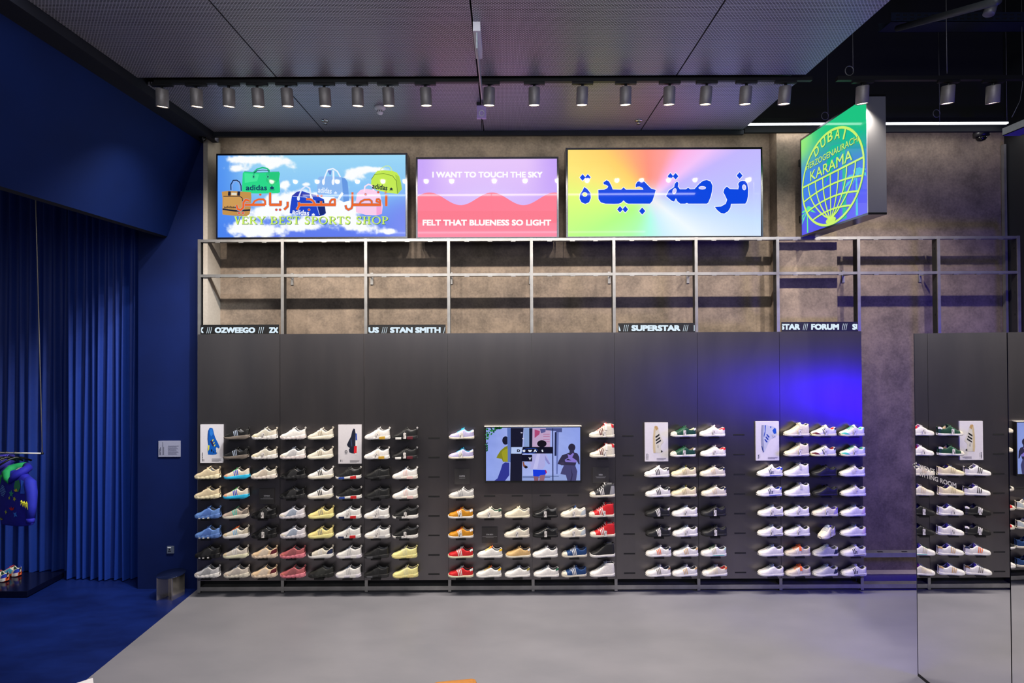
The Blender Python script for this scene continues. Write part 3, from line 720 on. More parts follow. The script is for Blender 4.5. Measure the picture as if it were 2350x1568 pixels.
# section C: shell-toe sneakers
pair('C', 1, (1, 2), 'court', 'dark green sneaker with cream toe and tag', 'DGR', 'W', tc='O', ht='W', la='GR', tg='DGR', st='GR', ln='SA', tag_=1)
pair('C', 2, (1, 2), 'court', 'white sneaker with bright red collar', 'W', 'W', tc='W', ht='RE', la='W', ln='RE', cn='W', tag_=1)
pair('C', 0, (3, 4), 'court', 'white sneaker with black stripes and heel', 'W', 'W', st='B', tc='W', ht='B')
pair('C', 1, (3, 4), 'court', 'pale cream sneaker with cream stripes', 'C', (224, 216, 196), st=(190, 176, 130), tc='C', tg='OL', la='SV')
pair('C', 2, (3, 4), 'court', 'ivory sneaker with navy collar', 'O', 'O', tc='O', ht='NV', ln='NV', la='O', st='BE')
pair('C', 0, (5, 6), 'court', 'black sneaker with white stripes and tag', 'B', 'B', st='W', tc='B', ht='W', tag_=1)
pair('C', 1, (5, 6), 'court', 'white sneaker with grey tongue and tag', 'W', 'W', st='W', tc='W', ht='W', la='SV', tg='SV', tag_=1)
pair('C', 2, (5, 6), 'court', 'all-black shell-toe sneaker with tag', 'B', 'B', st='B', tc='K', ht='B', tag_=1)
pair('C', 0, (7,), 'court', 'white sneaker with orange and teal stripes', 'W', 'W', st='OR', tc='W', ht='NV', la='SV', cn='W')
pair('C', 0, (8,), 'court', 'white sneaker, grey stripes, speckled heel', 'W', 'W', st='GY', tc='W', ht='BR', la='SV', ln='NV')
pair('C', 1, (7, 8), 'court', 'white sneaker with tan stripes and heel', 'W', 'W', st='TN', tc='W', ht='TN', la='SV')
pair('C', 2, (7,), 'court', 'white sneaker with green laces', 'W', 'W', st=(200, 190, 160), tc='W', ht=(190, 220, 206), la='GR', tg='O', fx='TE')
pair('C', 2, (8,), 'court', 'ivory sneaker with orange heel tab', 'O', 'W', st='C', tc='W', ht='OR', la='SV', tg='G', ln='RD')
# section D: strapped court sneakers
pair('D', 1, (1, 2), 'mid', 'cream high-top with price tag', (220, 210, 184), 'O', st='C', tag_=1, fx='O')
pair('D', 2, (1, 2), 'court', 'white sneaker with maroon and navy accents', 'W', (226, 220, 180), st='NV', mg='MR', ht='NV', ln='RD', la='W', sp='W', tag_=1)
pair('D', 3, (1, 2), 'court', 'white sneaker with turquoise accents', 'W', (226, 220, 190), st='O', mg='TE', ht=(150, 200, 210), ln='TE', la='TE', sp='W', tag_=1)
pair('D', 0, (3, 4), 'court', 'white strapped sneaker with blue accents', 'W', 'W', st='NV', ht='BL', ln='BL', sp='W', fx='BL', la='W')
pair('D', 1, (3, 4), 'mid', 'white high-top with lifted strap', 'W', 'W', st='W', sp='LG', fx='LG')
pair('D', 2, (3, 4), 'court', 'all-black strapped sneaker', 'B', 'B', st='B', sp='B', ht='B')
pair('D', 3, (3, 4), 'court', 'off-white sneaker with loose strap', 'W', 'W', st='O', sp='O', la='LG')
pair('D', 0, (5, 6), 'court', 'white sneaker with black heel line', 'W', 'W', ht='W', fx='B', la='SV', tg='SV', tag_=1)
pair('D', 1, (5, 6), 'court', 'white strapped sneaker with tag', 'W', 'W', sp='LG', la='SV', tg='G', ln='K', tag_=1)
pair('D', 2, (5,), 'court', 'cream sneaker with purple heel', 'O', 'O', ht='PU', cn=(170, 156, 206), la='SV', tg='SV', ln='PU', tag_=1)
pair('D', 2, (6,), 'court', 'purple-heeled cream sneaker turned outward', 'O', 'O', ht='PU', cn=(170, 156, 206), la='SV', tg='SV', ln='PU', tag_=1, yaw=math.radians(34))
pair('D', 3, (5, 6), 'court', 'white sneaker with pale pink heel', 'W', 'W', ht='LP', cn='LP', la='SV', tg='SV')
pair('D', 0, (7, 8), 'court', 'plain white sneaker with grey tongue', 'W', 'W', ht='W', la='SV', tg='SV')
pair('D', 1, (7, 8), 'court', 'grey-beige strapped sneaker with orange tongue', (200, 188, 172), 'O', st='W', sp='OR', la='OR', tg='OR', ht='O')
pair('D', 2, (7, 8), 'court', 'grey and white sneaker with navy heel', 'LG', 'W', cn='NV', ht='W', la='SV', tg='SV')
pair('D', 3, (7, 8), 'court', 'white strapped sneaker with black stripes', 'W', 'W', st='B', sp='W', la='LG', fx='B')

# ------------------------------------------------------------------ light-box signs above the frame
M_FRAME = mat((120, 120, 124), 0.22, 1.0, var=0.0)
def plane_y(y0, sc=1.0, ox=0.0, oy=0.0, zmin=-1.0):
    def fn(u, v, L=0):
        p = Wy(ox + u / sc, oy + v / sc, y0 - .0009 * L); p.z = max(p.z, zmin); return p
    return fn
def wyc(u, v, y): p = Wy(u, v, y); p.z = max(p.z, ZT + .011); return p
def light_box(label, x0, y0, x1, y1, f, depth=0.2):
    """f: face insets left, top, right, bottom in picture units"""
    a = Wy(x0, y1, 0); b = Wy(x1, y0, 0); a.z = max(a.z, ZT + .0025)
    r = tag(empty('light_box_sign', ((a.x + b.x) / 2, .1, a.z)), label, 'illuminated sign', 'illuminated signs over the shelving frame')
    mb = MB(); e = .012
    fa = Wy(x0 + f[0], y1 - f[3], 0); fa.z = max(fa.z, a.z + .008); fb = Wy(x1 - f[2], y0 + f[1], 0)
    mb.box(a.x, fa.x, 0, depth, a.z, b.z, M_FRAME); mb.box(fb.x, b.x, 0, depth, a.z, b.z, M_FRAME)
    mb.box(fa.x, fb.x, 0, depth, a.z, fa.z, M_FRAME); mb.box(fa.x, fb.x, 0, depth, fb.z, b.z, M_FRAME)
    mb.box(fa.x, fb.x, .02, depth, fa.z, fb.z, M_FRAME)
    ch(mb, 'frame', r)
    return r, fa, fb
def adopt(o, r): o.parent = r; o.matrix_parent_inverse = Matrix.Translation(r.location).inverted(); return o
GLOW = lambda rgb: glow(rgb, 1.0)
def face(fn_px, x0, y0, x1, y1, nx, ny, colfn, r, strength=1.0, yy=.006):
    return adopt(grid_face('lit_face', lambda u, v: wyc(x0 + (x1 - x0) * u, y0 + (y1 - y0) * v, yy), nx, ny, colfn, vcol_mat(strength)), r)

# --- sign with bags in a blue sky
r1, fa, fb = light_box('wide lit sign with sports bags floating in a cloudy blue sky', 496, 351, 934.5, 549, (3, 4, 4, 4))
BL = [(.14, .06, .09, .05), (.30, .10, .10, .10), (.10, .17, .07, .045), (.72, .25, .06, .09), (.84, .18, .09, .04), (.22, .92, .13, .12), (.12, .86, .06, .08), (.45, .86, .10, .08), (.74, .87, .13, .09), (.92, .93, .05, .04),
      (.36, .58, .14, .12), (.52, .55, .14, .12), (.68, .62, .10, .12), (.36, .36, .03, .05), (.27, .70, .10, .08), (.60, .72, .12, .08), (.47, .36, .02, .02)]
def sky_col(u, v):
    c = mix((150, 214, 246), (116, 182, 246), v * 1.6); c = mix(c, (84, 112, 238), sst(.45, 1.0, v))
    c = mix(c, (52, 122, 238), sst(.22, 0, u) * .8); c = mix(c, (110, 130, 240), sst(.8, 1, u) * sst(.3, .8, v))
    m = sum(math.exp(-((u - a) / p) ** 2 - ((v - b) / q) ** 2) for a, b, p, q in BL)
    n = fbm(u * 16, v * 8, 2.0)
    return mix(mix(c, (225, 240, 255), .1), (252, 254, 255), sst(.34, .78, m + n * .85))
face(None, 499, 355, 930.5, 545, 220, 100, sky_col, r1)
Z1 = plane_y(.006, 4.896, 480, 330)
fl = Flat(Z1, GLOW)
def trefoil(fl, u, v, s, rgb, L, rot=0.0):
    for a, k in ((0, 1.0), (-.75, .85), (.75, .85)):
        aa = a + rot; pts = []
        for t, w in ((0, .05), (.35, .22), (.65, .30), (.9, .12), (1.05, .0), (.9, -.12), (.65, -.30), (.35, -.22), (0, -.05)):
            pts.append((u + s * k * (t * math.sin(aa) + w * math.cos(aa)), v + s * .35 - s * k * (t * math.cos(aa) - w * math.sin(aa))))
        fl.poly(pts, rgb, L)
    for i in range(3):
        fl.stroke([(u - s * .75, v + s * (.30 + .16 * i)), (u + s * .75, v + s * (.30 + .16 * i))], s * .07, rgb, L)
# green bag
fl.poly([(378, 330), (395, 312), (470, 318), (560, 326), (640, 322), (720, 316), (785, 315), (797, 335), (785, 400), (795, 470), (797, 545), (770, 556), (580, 560), (390, 556), (370, 540), (372, 440)], (44, 216, 138), 1)
fl.poly([(640, 330), (785, 325), (780, 420), (700, 480), (640, 420)], (40, 200, 126), 2)
fl.poly([(395, 330), (560, 345), (540, 420), (400, 440)], (70, 232, 156), 2)
fl.stroke([(500, 390), (502, 320), (540, 285), (600, 268), (650, 278), (675, 300), (660, 390)], 16, (40, 190, 130), 3)
fl.stroke([(503, 330), (540, 303), (600, 296), (650, 298), (672, 310)], 8, (24, 60, 78), 4)
for x in (500, 660): fl.ell(x, 370, 17, 24, (66, 200, 150), 4); fl.ell(x, 370, 7, 12, (24, 90, 80), 5)
fl.stroke([(395, 312), (470, 318), (560, 326), (640, 322), (720, 316), (785, 315)], 4, (18, 120, 96), 4)
fl.text('adidas', 412, 462, 650, 524, (22, 62, 98), .022, 5); trefoil(fl, 706, 498, 38, (22, 62, 98), 5)
# tan bag
fl.poly([(142, 540), (200, 530), (330, 535), (470, 545), (475, 600), (465, 740), (455, 790), (420, 815), (260, 808), (150, 795), (148, 740), (150, 620)], (196, 146, 78), 3)
fl.poly([(160, 590), (340, 590), (370, 610), (365, 740), (160, 735)], (206, 156, 88), 4)
fl.stroke([(160, 590), (340, 590), (372, 610), (380, 740)], 8, (30, 34, 52), 5); fl.stroke([(150, 735), (300, 755), (460, 745)], 18, (34, 38, 58), 5)
fl.stroke([(245, 520), (243, 460), (270, 412), (310, 410), (340, 430), (358, 470), (360, 530)], 11, (34, 40, 70), 6)
fl.stroke([(258, 530), (258, 470), (285, 425), (320, 424), (345, 465), (345, 520)], 7, (150, 170, 220), 5)
for x in (230, 335): fl.poly([(x - 16, 535), (x + 14, 537), (x + 10, 585), (x - 20, 583)], (34, 38, 58), 6)
fl.poly([(250, 550), (310, 552), (308, 580), (250, 578)], (226, 224, 210), 6); fl.text('adidas', 168, 698, 280, 726, (24, 26, 40), .022, 6); trefoil(fl, 292, 716, 16, (24, 26, 40), 6)
# navy bag
fl.poly([(930, 585), (985, 540), (1040, 530), (1130, 560), (1220, 590), (1290, 625), (1312, 780), (1290, 800), (1240, 815), (1100, 815), (905, 780), (912, 700)], (34, 70, 200), 3)
fl.poly([(1215, 640), (1290, 640), (1312, 780), (1240, 815)], (26, 44, 116), 4); fl.poly([(930, 585), (985, 540), (1200, 575), (1210, 600), (960, 590)], (52, 60, 172), 4)
fl.stroke([(1000, 625), (1010, 590), (1040, 510), (1085, 475), (1130, 500), (1145, 610)], 16, (225, 232, 252), 5)
for x in (1003, 1148): fl.ell(x, 615, 16, 26, (236, 240, 252), 6)
fl.stroke([(935, 590), (1080, 600), (1190, 640), (1240, 800)], 6, (200, 214, 250), 5)
fl.text('adidas', 935, 742, 1125, 800, (240, 245, 255), .022, 6, rot=.12); trefoil(fl, 1170, 797, 28, (240, 245, 255), 6)
# pale blue bag
fl.poly([(1222, 390), (1240, 370), (1340, 365), (1480, 372), (1530, 390), (1555, 430), (1572, 560), (1575, 640), (1510, 655), (1400, 600), (1250, 595), (1212, 560), (1215, 470)], (140, 184, 240), 2)
fl.poly([(1490, 385), (1530, 390), (1555, 430), (1575, 640), (1510, 655)], (102, 152, 226), 3); fl.poly([(1420, 650), (1490, 540), (1510, 560), (1450, 655)], (240, 246, 255), 4)
fl.stroke([(1285, 440), (1300, 370), (1330, 295), (1390, 278), (1440, 310), (1475, 375)], 15, (236, 243, 255), 4); fl.stroke([(1340, 300), (1360, 340), (1365, 300)], 22, (104, 140, 214), 3)
fl.stroke([(1395, 300), (1398, 420)], 20, (236, 243, 255), 4)
for x in (1284, 1392): fl.ell(x, 430, 16, 34, (244, 248, 255), 5)
fl.text('adidas', 1224, 492, 1378, 556, (226, 238, 255), .022, 5, rot=.1); trefoil(fl, 1420, 552, 26, (226, 238, 255), 5)
# lime bag
fl.poly([(1818, 470), (1822, 400), (1850, 350), (1890, 305), (1960, 298), (2060, 305), (2110, 325), (2140, 370), (2158, 450), (2166, 510), (2120, 565), (2000, 550), (1880, 520)], (196, 234, 84), 2)
fl.poly([(2090, 345), (2130, 365), (2158, 450), (2166, 510), (2120, 565)], (172, 212, 70), 3); fl.stroke([(1822, 400), (1860, 345), (1960, 335), (2060, 360), (2105, 420), (2115, 560)], 5, (70, 100, 40), 4)
fl.stroke([(1925, 320), (1930, 280), (1980, 250), (2020, 250), (2045, 275), (2050, 310)], 7, (214, 240, 120), 4)
fl.text('adidas', 1832, 455, 2005, 515, (16, 30, 52), .022, 5, rot=.14); trefoil(fl, 2046, 510, 28, (16, 30, 52), 5)
# pink bag
fl.poly([(1660, 560), (1700, 520), (1760, 505), (1860, 520), (1920, 560), (1950, 700), (1940, 790), (1880, 805), (1760, 800), (1650, 770), (1645, 680)], (250, 206, 236), 2)
fl.stroke([(1740, 540), (1750, 480), (1790, 455), (1830, 470), (1850, 530)], 16, (252, 226, 244), 3); fl.poly([(1880, 640), (1935, 640), (1940, 790), (1880, 805)], (248, 168, 216), 3)
adopt(fl.build('bag_picture'), r1)
fl = Flat(Z1, GLOW)
def aline(pts, w=36):
    fl.stroke(pts, w + 9, (140, 176, 216), 8); fl.stroke(pts, w, (238, 104, 44), 9)
def adot(u, v): fl.ell(u, v, 17, 15, (140, 176, 216), 8); fl.ell(u, v, 13, 12, (236, 90, 50), 9)
aline([(1990, 572), (1990, 702)], 26); fl.stroke([(1996, 536), (1975, 540), (1978, 550), (2000, 552), (1968, 560)], 6, (238, 104, 44), 9); adot(1900, 545)
aline([(1921, 690), (1921, 640), (1905, 622), (1885, 625), (1880, 648), (1915, 660)], 20); aline([(1932, 686), (1600, 686)], 30)
aline([(1690, 678), (1705, 650), (1745, 630), (1800, 628), (1826, 645), (1828, 684)], 20); adot(1757, 570)
aline([(1610, 545), (1610, 690), (1600, 725), (1565, 742), (1540, 725), (1532, 690)], 22)
aline([(1414, 690), (1412, 625), (1378, 628), (1360, 650), (1356, 680)], 20); aline([(1424, 686), (1010, 686)], 30); aline([(1258, 645), (1258, 690)], 22); adot(1220, 585); adot(1262, 585)
aline([(1195, 690), (1165, 640), (1130, 622), (1090, 622)], 22); adot(1122, 742); aline([(1008, 655), (1010, 700), (985, 742)], 24)
aline([(882, 650), (882, 705), (842, 742)], 24); aline([(802, 640), (802, 686), (676, 686)], 28); adot(755, 742); adot(797, 742); aline([(685, 548), (685, 690)], 24)
aline([(630, 686), (400, 686)], 28); aline([(490, 680), (510, 645), (555, 625), (610, 625), (628, 645), (630, 690)], 20); adot(575, 572)
aline([(450, 640), (410, 630), (385, 660), (385, 715), (355, 745), (320, 735), (308, 690)], 24); adot(335, 780); adot(380, 780)
adopt(fl.build('arabic_lettering'), r1)
# serif lettering
fl = Flat(Z1, GLOW)
def serif(ch_, x, y, w, h, rgb, L):
    P_ = lambda a, b: (x + a * w, y + b * h)
    T, t, sf = .21 * h, .085 * h, .075 * h
    def sk(pts, ww): fl.stroke([P_(*p) for p in pts], ww, rgb, L, round_=False)
    def bar(a0, a1, b, hh=sf): fl.poly([(x + a0 * w, y + b * h - hh / 2), (x + a1 * w, y + b * h - hh / 2), (x + a1 * w, y + b * h + hh / 2), (x + a0 * w, y + b * h + hh / 2)], rgb, L)
    def stem(a): fl.poly([(x + a * w - T / 2, y), (x + a * w + T / 2, y), (x + a * w + T / 2, y + h), (x + a * w - T / 2, y + h)], rgb, L)
    e = .035
    def bowl(a, b0, b1, rx):
        cu_, cv_ = x + a * w, y + (b0 + b1) / 2 * h
        fl.ring(cu_, cv_, rx * w, (b1 - b0) / 2 * h, rx * w - T * .9, (b1 - b0) / 2 * h - t * 1.0, rgb, L, -PI / 2, PI / 2)
        bar(.2, a + .02, b0 + e, t); bar(.2, a + .02, b1 - e, t)
    if ch_ == 'V': sk([(.16, 0), (.52, 1)], T); sk([(.86, 0), (.52, 1)], t); bar(0, .38, e); bar(.68, 1, e)
    elif ch_ == 'E':
        stem(.26); bar(.05, .92, e); bar(.05, .95, 1 - e); bar(.3, .7, .48, t)
        for b0, b1, a in ((0, .25, .9), (.75, 1, .93), (.36, .62, .7)): sk([(a, b0), (a, b1)], t)
    elif ch_ == 'R': stem(.24); bowl(.48, 0, .54, .38); bar(.02, .45, 1 - e); bar(.02, .4, e); sk([(.5, .52), (.9, .98)], T * .9); bar(.75, 1.02, 1 - e)
    elif ch_ == 'P': stem(.26); bowl(.5, 0, .56, .42); bar(.02, .52, 1 - e); bar(.02, .4, e)
    elif ch_ == 'B': stem(.24); bowl(.48, 0, .5, .36); bowl(.5, .46, 1, .44); bar(.02, .4, e); bar(.02, .4, 1 - e)
    elif ch_ == 'Y': sk([(.14, 0), (.5, .56)], T * .95); sk([(.88, 0), (.5, .56)], t); fl.poly([P_(.5 - T / w / 2, .5), P_(.5 + T / w / 2, .5), P_(.5 + T / w / 2, 1), P_(.5 - T / w / 2, 1)], rgb, L); bar(0, .36, e); bar(.68, 1, e); bar(.28, .72, 1 - e)
    elif ch_ == 'T':
        stem(.5); bar(.03, .97, e); bar(.26, .74, 1 - e)
        for a in (.06, .94): sk([(a, 0), (a, .26)], t)
    elif ch_ == 'H': stem(.24); stem(.76); bar(.24, .76, .48, t); [bar(a, b, c) for a, b in ((.02, .44), (.56, .98)) for c in (e, 1 - e)]
    elif ch_ == 'O': fl.ring(x + w * .5, y + h * .5, w * .5, h * .5 + t * .1, w * .5 - T * .95, h * .5 - t * .9, rgb, L)
    elif ch_ == 'S':
        pts = [(.86, .22), (.72, .06), (.45, .035), (.22, .12), (.17, .27), (.32, .42), (.62, .53), (.83, .66), (.80, .85), (.58, .965), (.32, .95), (.14, .80)]
        fl.stroke([P_(*p) for p in pts], T * .72, rgb, L); sk([(.88, 0), (.88, .28)], t); sk([(.12, .74), (.12, 1)], t)
cur = [('V', 282, 74), ('E', 362, 78), ('R', 446, 92), ('Y', 540, 96), ('B', 684, 88), ('E', 778, 78), ('S', 868, 62), ('T', 938, 82), ('S', 1070, 62), ('P', 1144, 80), ('O', 1230, 100), ('R', 1340, 90), ('T', 1434, 82), ('S', 1524, 62), ('S', 1650, 62), ('H', 1720, 100), ('O', 1828, 100), ('P', 1936, 80)]
for c, x, wd in cur:
    serif(c, x + 5, 822, wd, 86, (34, 110, 60), 8); serif(c, x, 817, wd, 86, (206, 240, 106), 9)
    if x in (540, 938, 1524, 1936): adopt(fl.build('green_lettering'), r1); fl = Flat(Z1, GLOW)

# --- pink wave sign
r2, fa, fb = light_box('smaller lit pink and lilac sign about touching the sky', 955, 359.5, 1281.5, 548.5, (3.5, 4.5, 3.5, 3))
def lilac(u, v):
    c = mix((232, 200, 252), (212, 178, 250), sst(0, .6, v)); c = mix(c, (198, 164, 250), max(sst(.25, 0, u), sst(.75, 1, u)) * .9); return mix(c, (226, 206, 255), math.exp(-((u - .5) / .3) ** 2 - ((v - .5) / .25) ** 2) * .6)
face(None, 958.5, 364, 1278, 545.5, 60, 30, lilac, r2)
Z2 = plane_y(.006, 6.528, 940, 340, ZT + .011)
fl = Flat(Z2, GLOW)
wave = [(118 + (2206 - 118) * i / 60.0) for i in range(61)]
wy = lambda x: 760 - 95 * math.cos((x - 1235) / 940.0 * 2 * PI)
band = [(255, 128, 150), (252, 124, 144), (252, 134, 156), (254, 140, 166)]
for k in range(60):
    x0, x1 = wave[k], wave[k + 1]
    ys0 = [wy(x0), 940, 1120, 1240, 1345]; ys1 = [wy(x1), 940, 1120, 1240, 1345]
    for b in range(4): fl.poly([(x0, ys0[b]), (x1, ys1[b]), (x1, ys1[b + 1]), (x0, ys0[b + 1])], band[b], 1)
adopt(fl.build('wave_picture'), r2)
fl = Flat(Z2, GLOW)
fl.text('I WANT TO TOUCH THE SKY', 340, 352, 1992, 442, (255, 252, 255), .04, 4); adopt(fl.build('upper_lettering'), r2); fl = Flat(Z2, GLOW); fl.text('FELT THAT BLUENESS SO LIGHT', 195, 1072, 2122, 1162, (255, 252, 252), .04, 4)
adopt(fl.build('lower_lettering'), r2)

# --- rainbow sign
r3, fa, fb = light_box('largest lit sign, rainbow gradient with big blue Arabic lettering', 1299.5, 337.5, 1749.5, 547.5, (4, 4.5, 3.5, 3))
RB = [(-180, (224, 255, 110)), (-160, (255, 232, 110)), (-135, (255, 206, 96)), (-112, (255, 160, 110)), (-95, (255, 140, 118)), (-72, (255, 150, 150)), (-56, (255, 172, 226)), (-40, (244, 190, 250)), (-28, (190, 176, 255)), (-5, (184, 190, 255)),
      (12, (196, 222, 255)), (38, (240, 250, 255)), (70, (206, 242, 255)), (92, (172, 255, 232)), (118, (170, 255, 166)), (150, (176, 255, 124)), (180, (224, 255, 110))]
def rainbow(u, v):
    a = math.degrees(math.atan2((v - .56) * .46, u - .43))
    for (a0, c0), (a1, c1) in zip(RB[:-1], RB[1:]):
        if a0 <= a <= a1: c = mix(c0, c1, (a - a0) / (a1 - a0)); break
    d = math.hypot(u - .43, (v - .56) * .46)
    return mix(mix((240, 236, 240), c, sst(-.02, .12, d)), (255, 255, 255), .1)
face(None, 1303.5, 342, 1746, 544.5, 110, 50, rainbow, r3)
Z3 = plane_y(.006, 4.608, 1290, 320)
fl = Flat(Z3, GLOW)
AR = [[(1905, 437), (1935, 440), (1958, 470), (1968, 530), (1965, 600), (1955, 650), (1938, 680), (1785, 682), (1780, 720), (1755, 760), (1715, 785), (1680, 780), (1640, 748), (1615, 714), (1680, 710), (1730, 682), (1745, 640), (1720, 585), (1705, 560), (1715, 525), (1742, 498), (1775, 525), (1862, 528), (1868, 500), (1862, 470), (1878, 447)],
      [(1100, 600), (1130, 540), (1185, 505), (1190, 470), (1215, 445), (1230, 460), (1225, 500), (1245, 528), (1310, 528), (1332, 510), (1355, 528), (1400, 525), (1450, 470), (1490, 438), (1530, 430), (1570, 445), (1590, 490), (1585, 550), (1570, 610), (1545, 670), (1530, 680), (1335, 680), (1320, 672), (1300, 680), (1250, 680), (1220, 655), (1203, 622), (1185, 658), (1160, 650)],
      [(235, 505), (265, 525), (300, 570), (303, 620), (285, 665), (245, 682), (205, 665), (185, 625), (190, 580), (215, 545), (222, 530)],
      [(383, 535), (445, 532), (480, 515), (487, 495), (465, 480), (440, 475), (438, 455), (470, 432), (495, 445), (520, 490), (535, 530), (625, 532), (650, 508), (675, 532), (860, 532), (850, 512), (820, 498), (795, 500), (780, 510), (778, 480), (795, 450), (830, 435), (870, 448), (910, 490), (940, 520), (990, 535), (975, 590), (955, 650), (930, 680), (700, 680), (675, 670), (650, 645), (625, 670), (600, 680), (550, 682), (460, 680), (410, 667), (385, 630)]]
def dia(u, v, s): return [(u, v - s * 1.15), (u + s, v), (u, v + s * 1.15), (u - s, v)]
for x, y, s in ((1145, 390, 30), (1200, 390, 30), (1877, 383, 32), (217, 403, 30), (272, 403, 30), (612, 740, 30), (668, 740, 30), (847, 758, 33)): AR.append(dia(x, y, s))
for p in AR: fl.stroke(p, 13, (250, 252, 255), 3, closed=True)
for p in AR: fl.poly(p, (14, 72, 226), 5)
for (x, y, a, b, rt, col) in ((1925, 507, 15, 25, -.1, (206, 206, 255)), (1482, 512, 33, 12, 0, (206, 200, 255)), (1188, 548, 15, 27, .3, (214, 200, 250)), (240, 582, 21, 18, .2, (222, 250, 120))):
    fl.ell(x, y, a + 6, b + 6, (250, 252, 255), 6, rt); fl.ell(x, y, a, b, col, 7, rt)
adopt(fl.build('arabic_lettering'), r3)

# ------------------------------------------------------------------ projecting sign with the globe
XS_ = 680 * S; YF, YN = 0.0, -(1 - .814) * D; ZB, ZTOP = HC + 229 * S, HC + 455 * S; LEN = YF - YN; HGT = ZTOP - ZB
rd = tag(empty('projecting_sign', (XS_ + .09, (YF + YN) / 2, ZB)), 'green and blue palm tree sign with globe outline, projecting from the pillar', 'illuminated sign')
mb = MB(); e = .02
mb.box(XS_, XS_ + .18, YN, YF, ZB, ZB + e, M_FRAME); mb.box(XS_, XS_ + .18, YN, YF, ZTOP - e, ZTOP, M_FRAME)
mb.box(XS_, XS_ + .18, YF - e, YF, ZB + e, ZTOP - e, M_FRAME)
mb.box(XS_ + .012, XS_ + .18, YN + .012, YF - e, ZB + e, ZTOP - e, M_FRAME)
ch(mb, 'frame', rd)
mb = MB(); mb.box(XS_, XS_ + .18, YN, YN + .011, ZB + e, ZTOP - e, mat((205, 205, 208), .3, .85, var=.0)); ch(mb, 'polished_end', rd)
mb = MB(); mb.box(XS_ + .05, XS_ + .13, YF, PIL_Y - .001, ZB + .2, ZB + .28, M_STEELDK); ch(mb, 'mounting_arm', rd)
mb = MB(); mb.box(XS_ + .05, XS_ + .13, YF, PIL_Y - .001, ZTOP - .28, ZTOP - .2, M_STEELDK); ch(mb, 'mounting_arm', rd)
def DS(a, b, L=0): return Vector((XS_ + .004 - .0012 * L, YF - a, ZB + b))
def dubai(u, v):          # u 0 far .. 1 near ; v 0 bottom .. 1 top
    c = mix((86, 86, 236), (70, 110, 240), sst(0, .45, v)); c = mix(c, (30, 196, 130), sst(.42, .95, v + .25 * (u - .5)))
    c = mix(c, (150, 236, 120), math.exp(-((u) / .25) ** 2 - ((v - .93) / .25) ** 2)); c = mix(c, (110, 110, 246), sst(.5, 1, u) * sst(.5, .0, v) * .7)
    return mix(c, (60, 140, 236), math.exp(-((u - .1) / .2) ** 2 - ((v - .5) / .25) ** 2) * .7)
adopt(grid_face('lit_face', lambda u, v: DS(e + (LEN - .02) * u * .985, e + (HGT - 2 * e) * v), 60, 60, dubai, vcol_mat(1.0)), rd)
fl = Flat(DS, GLOW)
def palm(u, v, s, rgb, L, vb):
    fl.poly([(u - s * .07, vb), (u + s * .09, vb), (u + s * .05, v), (u - s * .05, v)], rgb, L)
    for a in (-2.6, -2.0, -1.2, -.5, .1, .7, 1.4):
        dx, dy = math.sin(a * .9 + .2), math.cos(a * .9 + .2); dx2, dy2 = dx * 1.0, dy * .7 - .35
        pts = [(u, v), (u + s * .3 * dx - s * .10 * dy, v + s * .3 * dy + s * .10 * dx + s * .05), (u + s * .65 * dx, v + s * .62 * dy2 + s * .14), (u + s * dx2, v + s * dy2), (u + s * .6 * dx + s * .05, v + s * .55 * dy2 - s * .02), (u + s * .25 * dx + s * .08 * dy, v + s * .2 * dy)]
        fl.poly([(min(max(a_, .022), LEN - .022), min(b_, HGT - .022)) for a_, b_ in pts], rgb, L)
for pa in ((.82, .78, .42, (26, 186, 150), 1, .02 + e), (1.02, .42, .22, (84, 196, 220), 2, .03), (.14, .27, .17, (96, 236, 150), 2, .03)):
    fl = Flat(DS, GLOW); palm(*pa); adopt(fl.build('palm_picture'), rd)
fl = Flat(DS, GLOW); LM, SH = (206, 244, 112), (40, 120, 90)
CA, CB, RA, RBh = .592, .532, .545, .497; EQ = .573
def curveset(off, col, L):
    o = off
    fl.arc(CA + o, CB - o, RA, RBh, 0, 2 * PI, .026, col, L, n=48)
    fl.stroke([(CA - RA * .99 + o, EQ - o), (CA + RA * .99 + o, EQ - o)], .02, col, L)
    for k in (-3, -2, -1, 0, 1, 2, 3):
        x1 = CA + k * .14
        pts = []
        for j in range(9):
            t = j / 8; b = EQ - t * (EQ - (CB - RBh) - .05); pts.append((CA + (x1 - CA) * (math.cos(t * PI / 2) ** .8 if t < 1 else 0) * 1.0 + o, b - o))
        fl.stroke(pts, .017, col, L)
    for b, dep in ((.40, .10), (.265, .10), (.15, .07)):
        half = RA * math.sqrt(max(0, 1 - ((b - CB) / RBh) ** 2)) * .99
        pts = [(CA - half + 2 * half * j / 12 + o, b + dep * .55 * (1 - ((j - 6) / 6.0) ** 2) - o) for j in range(13)]
        fl.stroke(pts, .018, col, L)
    fl.ell(CA + o, .075 - o, .09, .035, col, L)
curveset(.006, SH, 3); curveset(0, LM, 4)
adopt(fl.build('globe_outline'), rd)
fl = Flat(DS, GLOW)
for off, col, L in ((.007, SH, 5), (0, LM, 6)):
    for c_, a, b, rt in (('D', .345, .905, .40), ('U', .47, .955, .2), ('B', .60, .972, 0), ('A', .73, .952, -.2), ('I', .845, .905, -.38)):
        w_ = .09 if c_ != 'I' else .026
        fl.text(c_, a - w_ / 2 + off, b + .052 - off, a + w_ / 2 + off, b - .052 - off, col, .012, L, rot=rt)
    fl.text('HERZOGENAURACH', .135 + off, .818 - off, 1.05 + off, .752 - off, col, .004, L)
    fl.text('KARAMA', .215 + off, .712 - off, .965 + off, .602 - off, col, .005, L)
adopt(fl.build('lime_lettering'), rd)

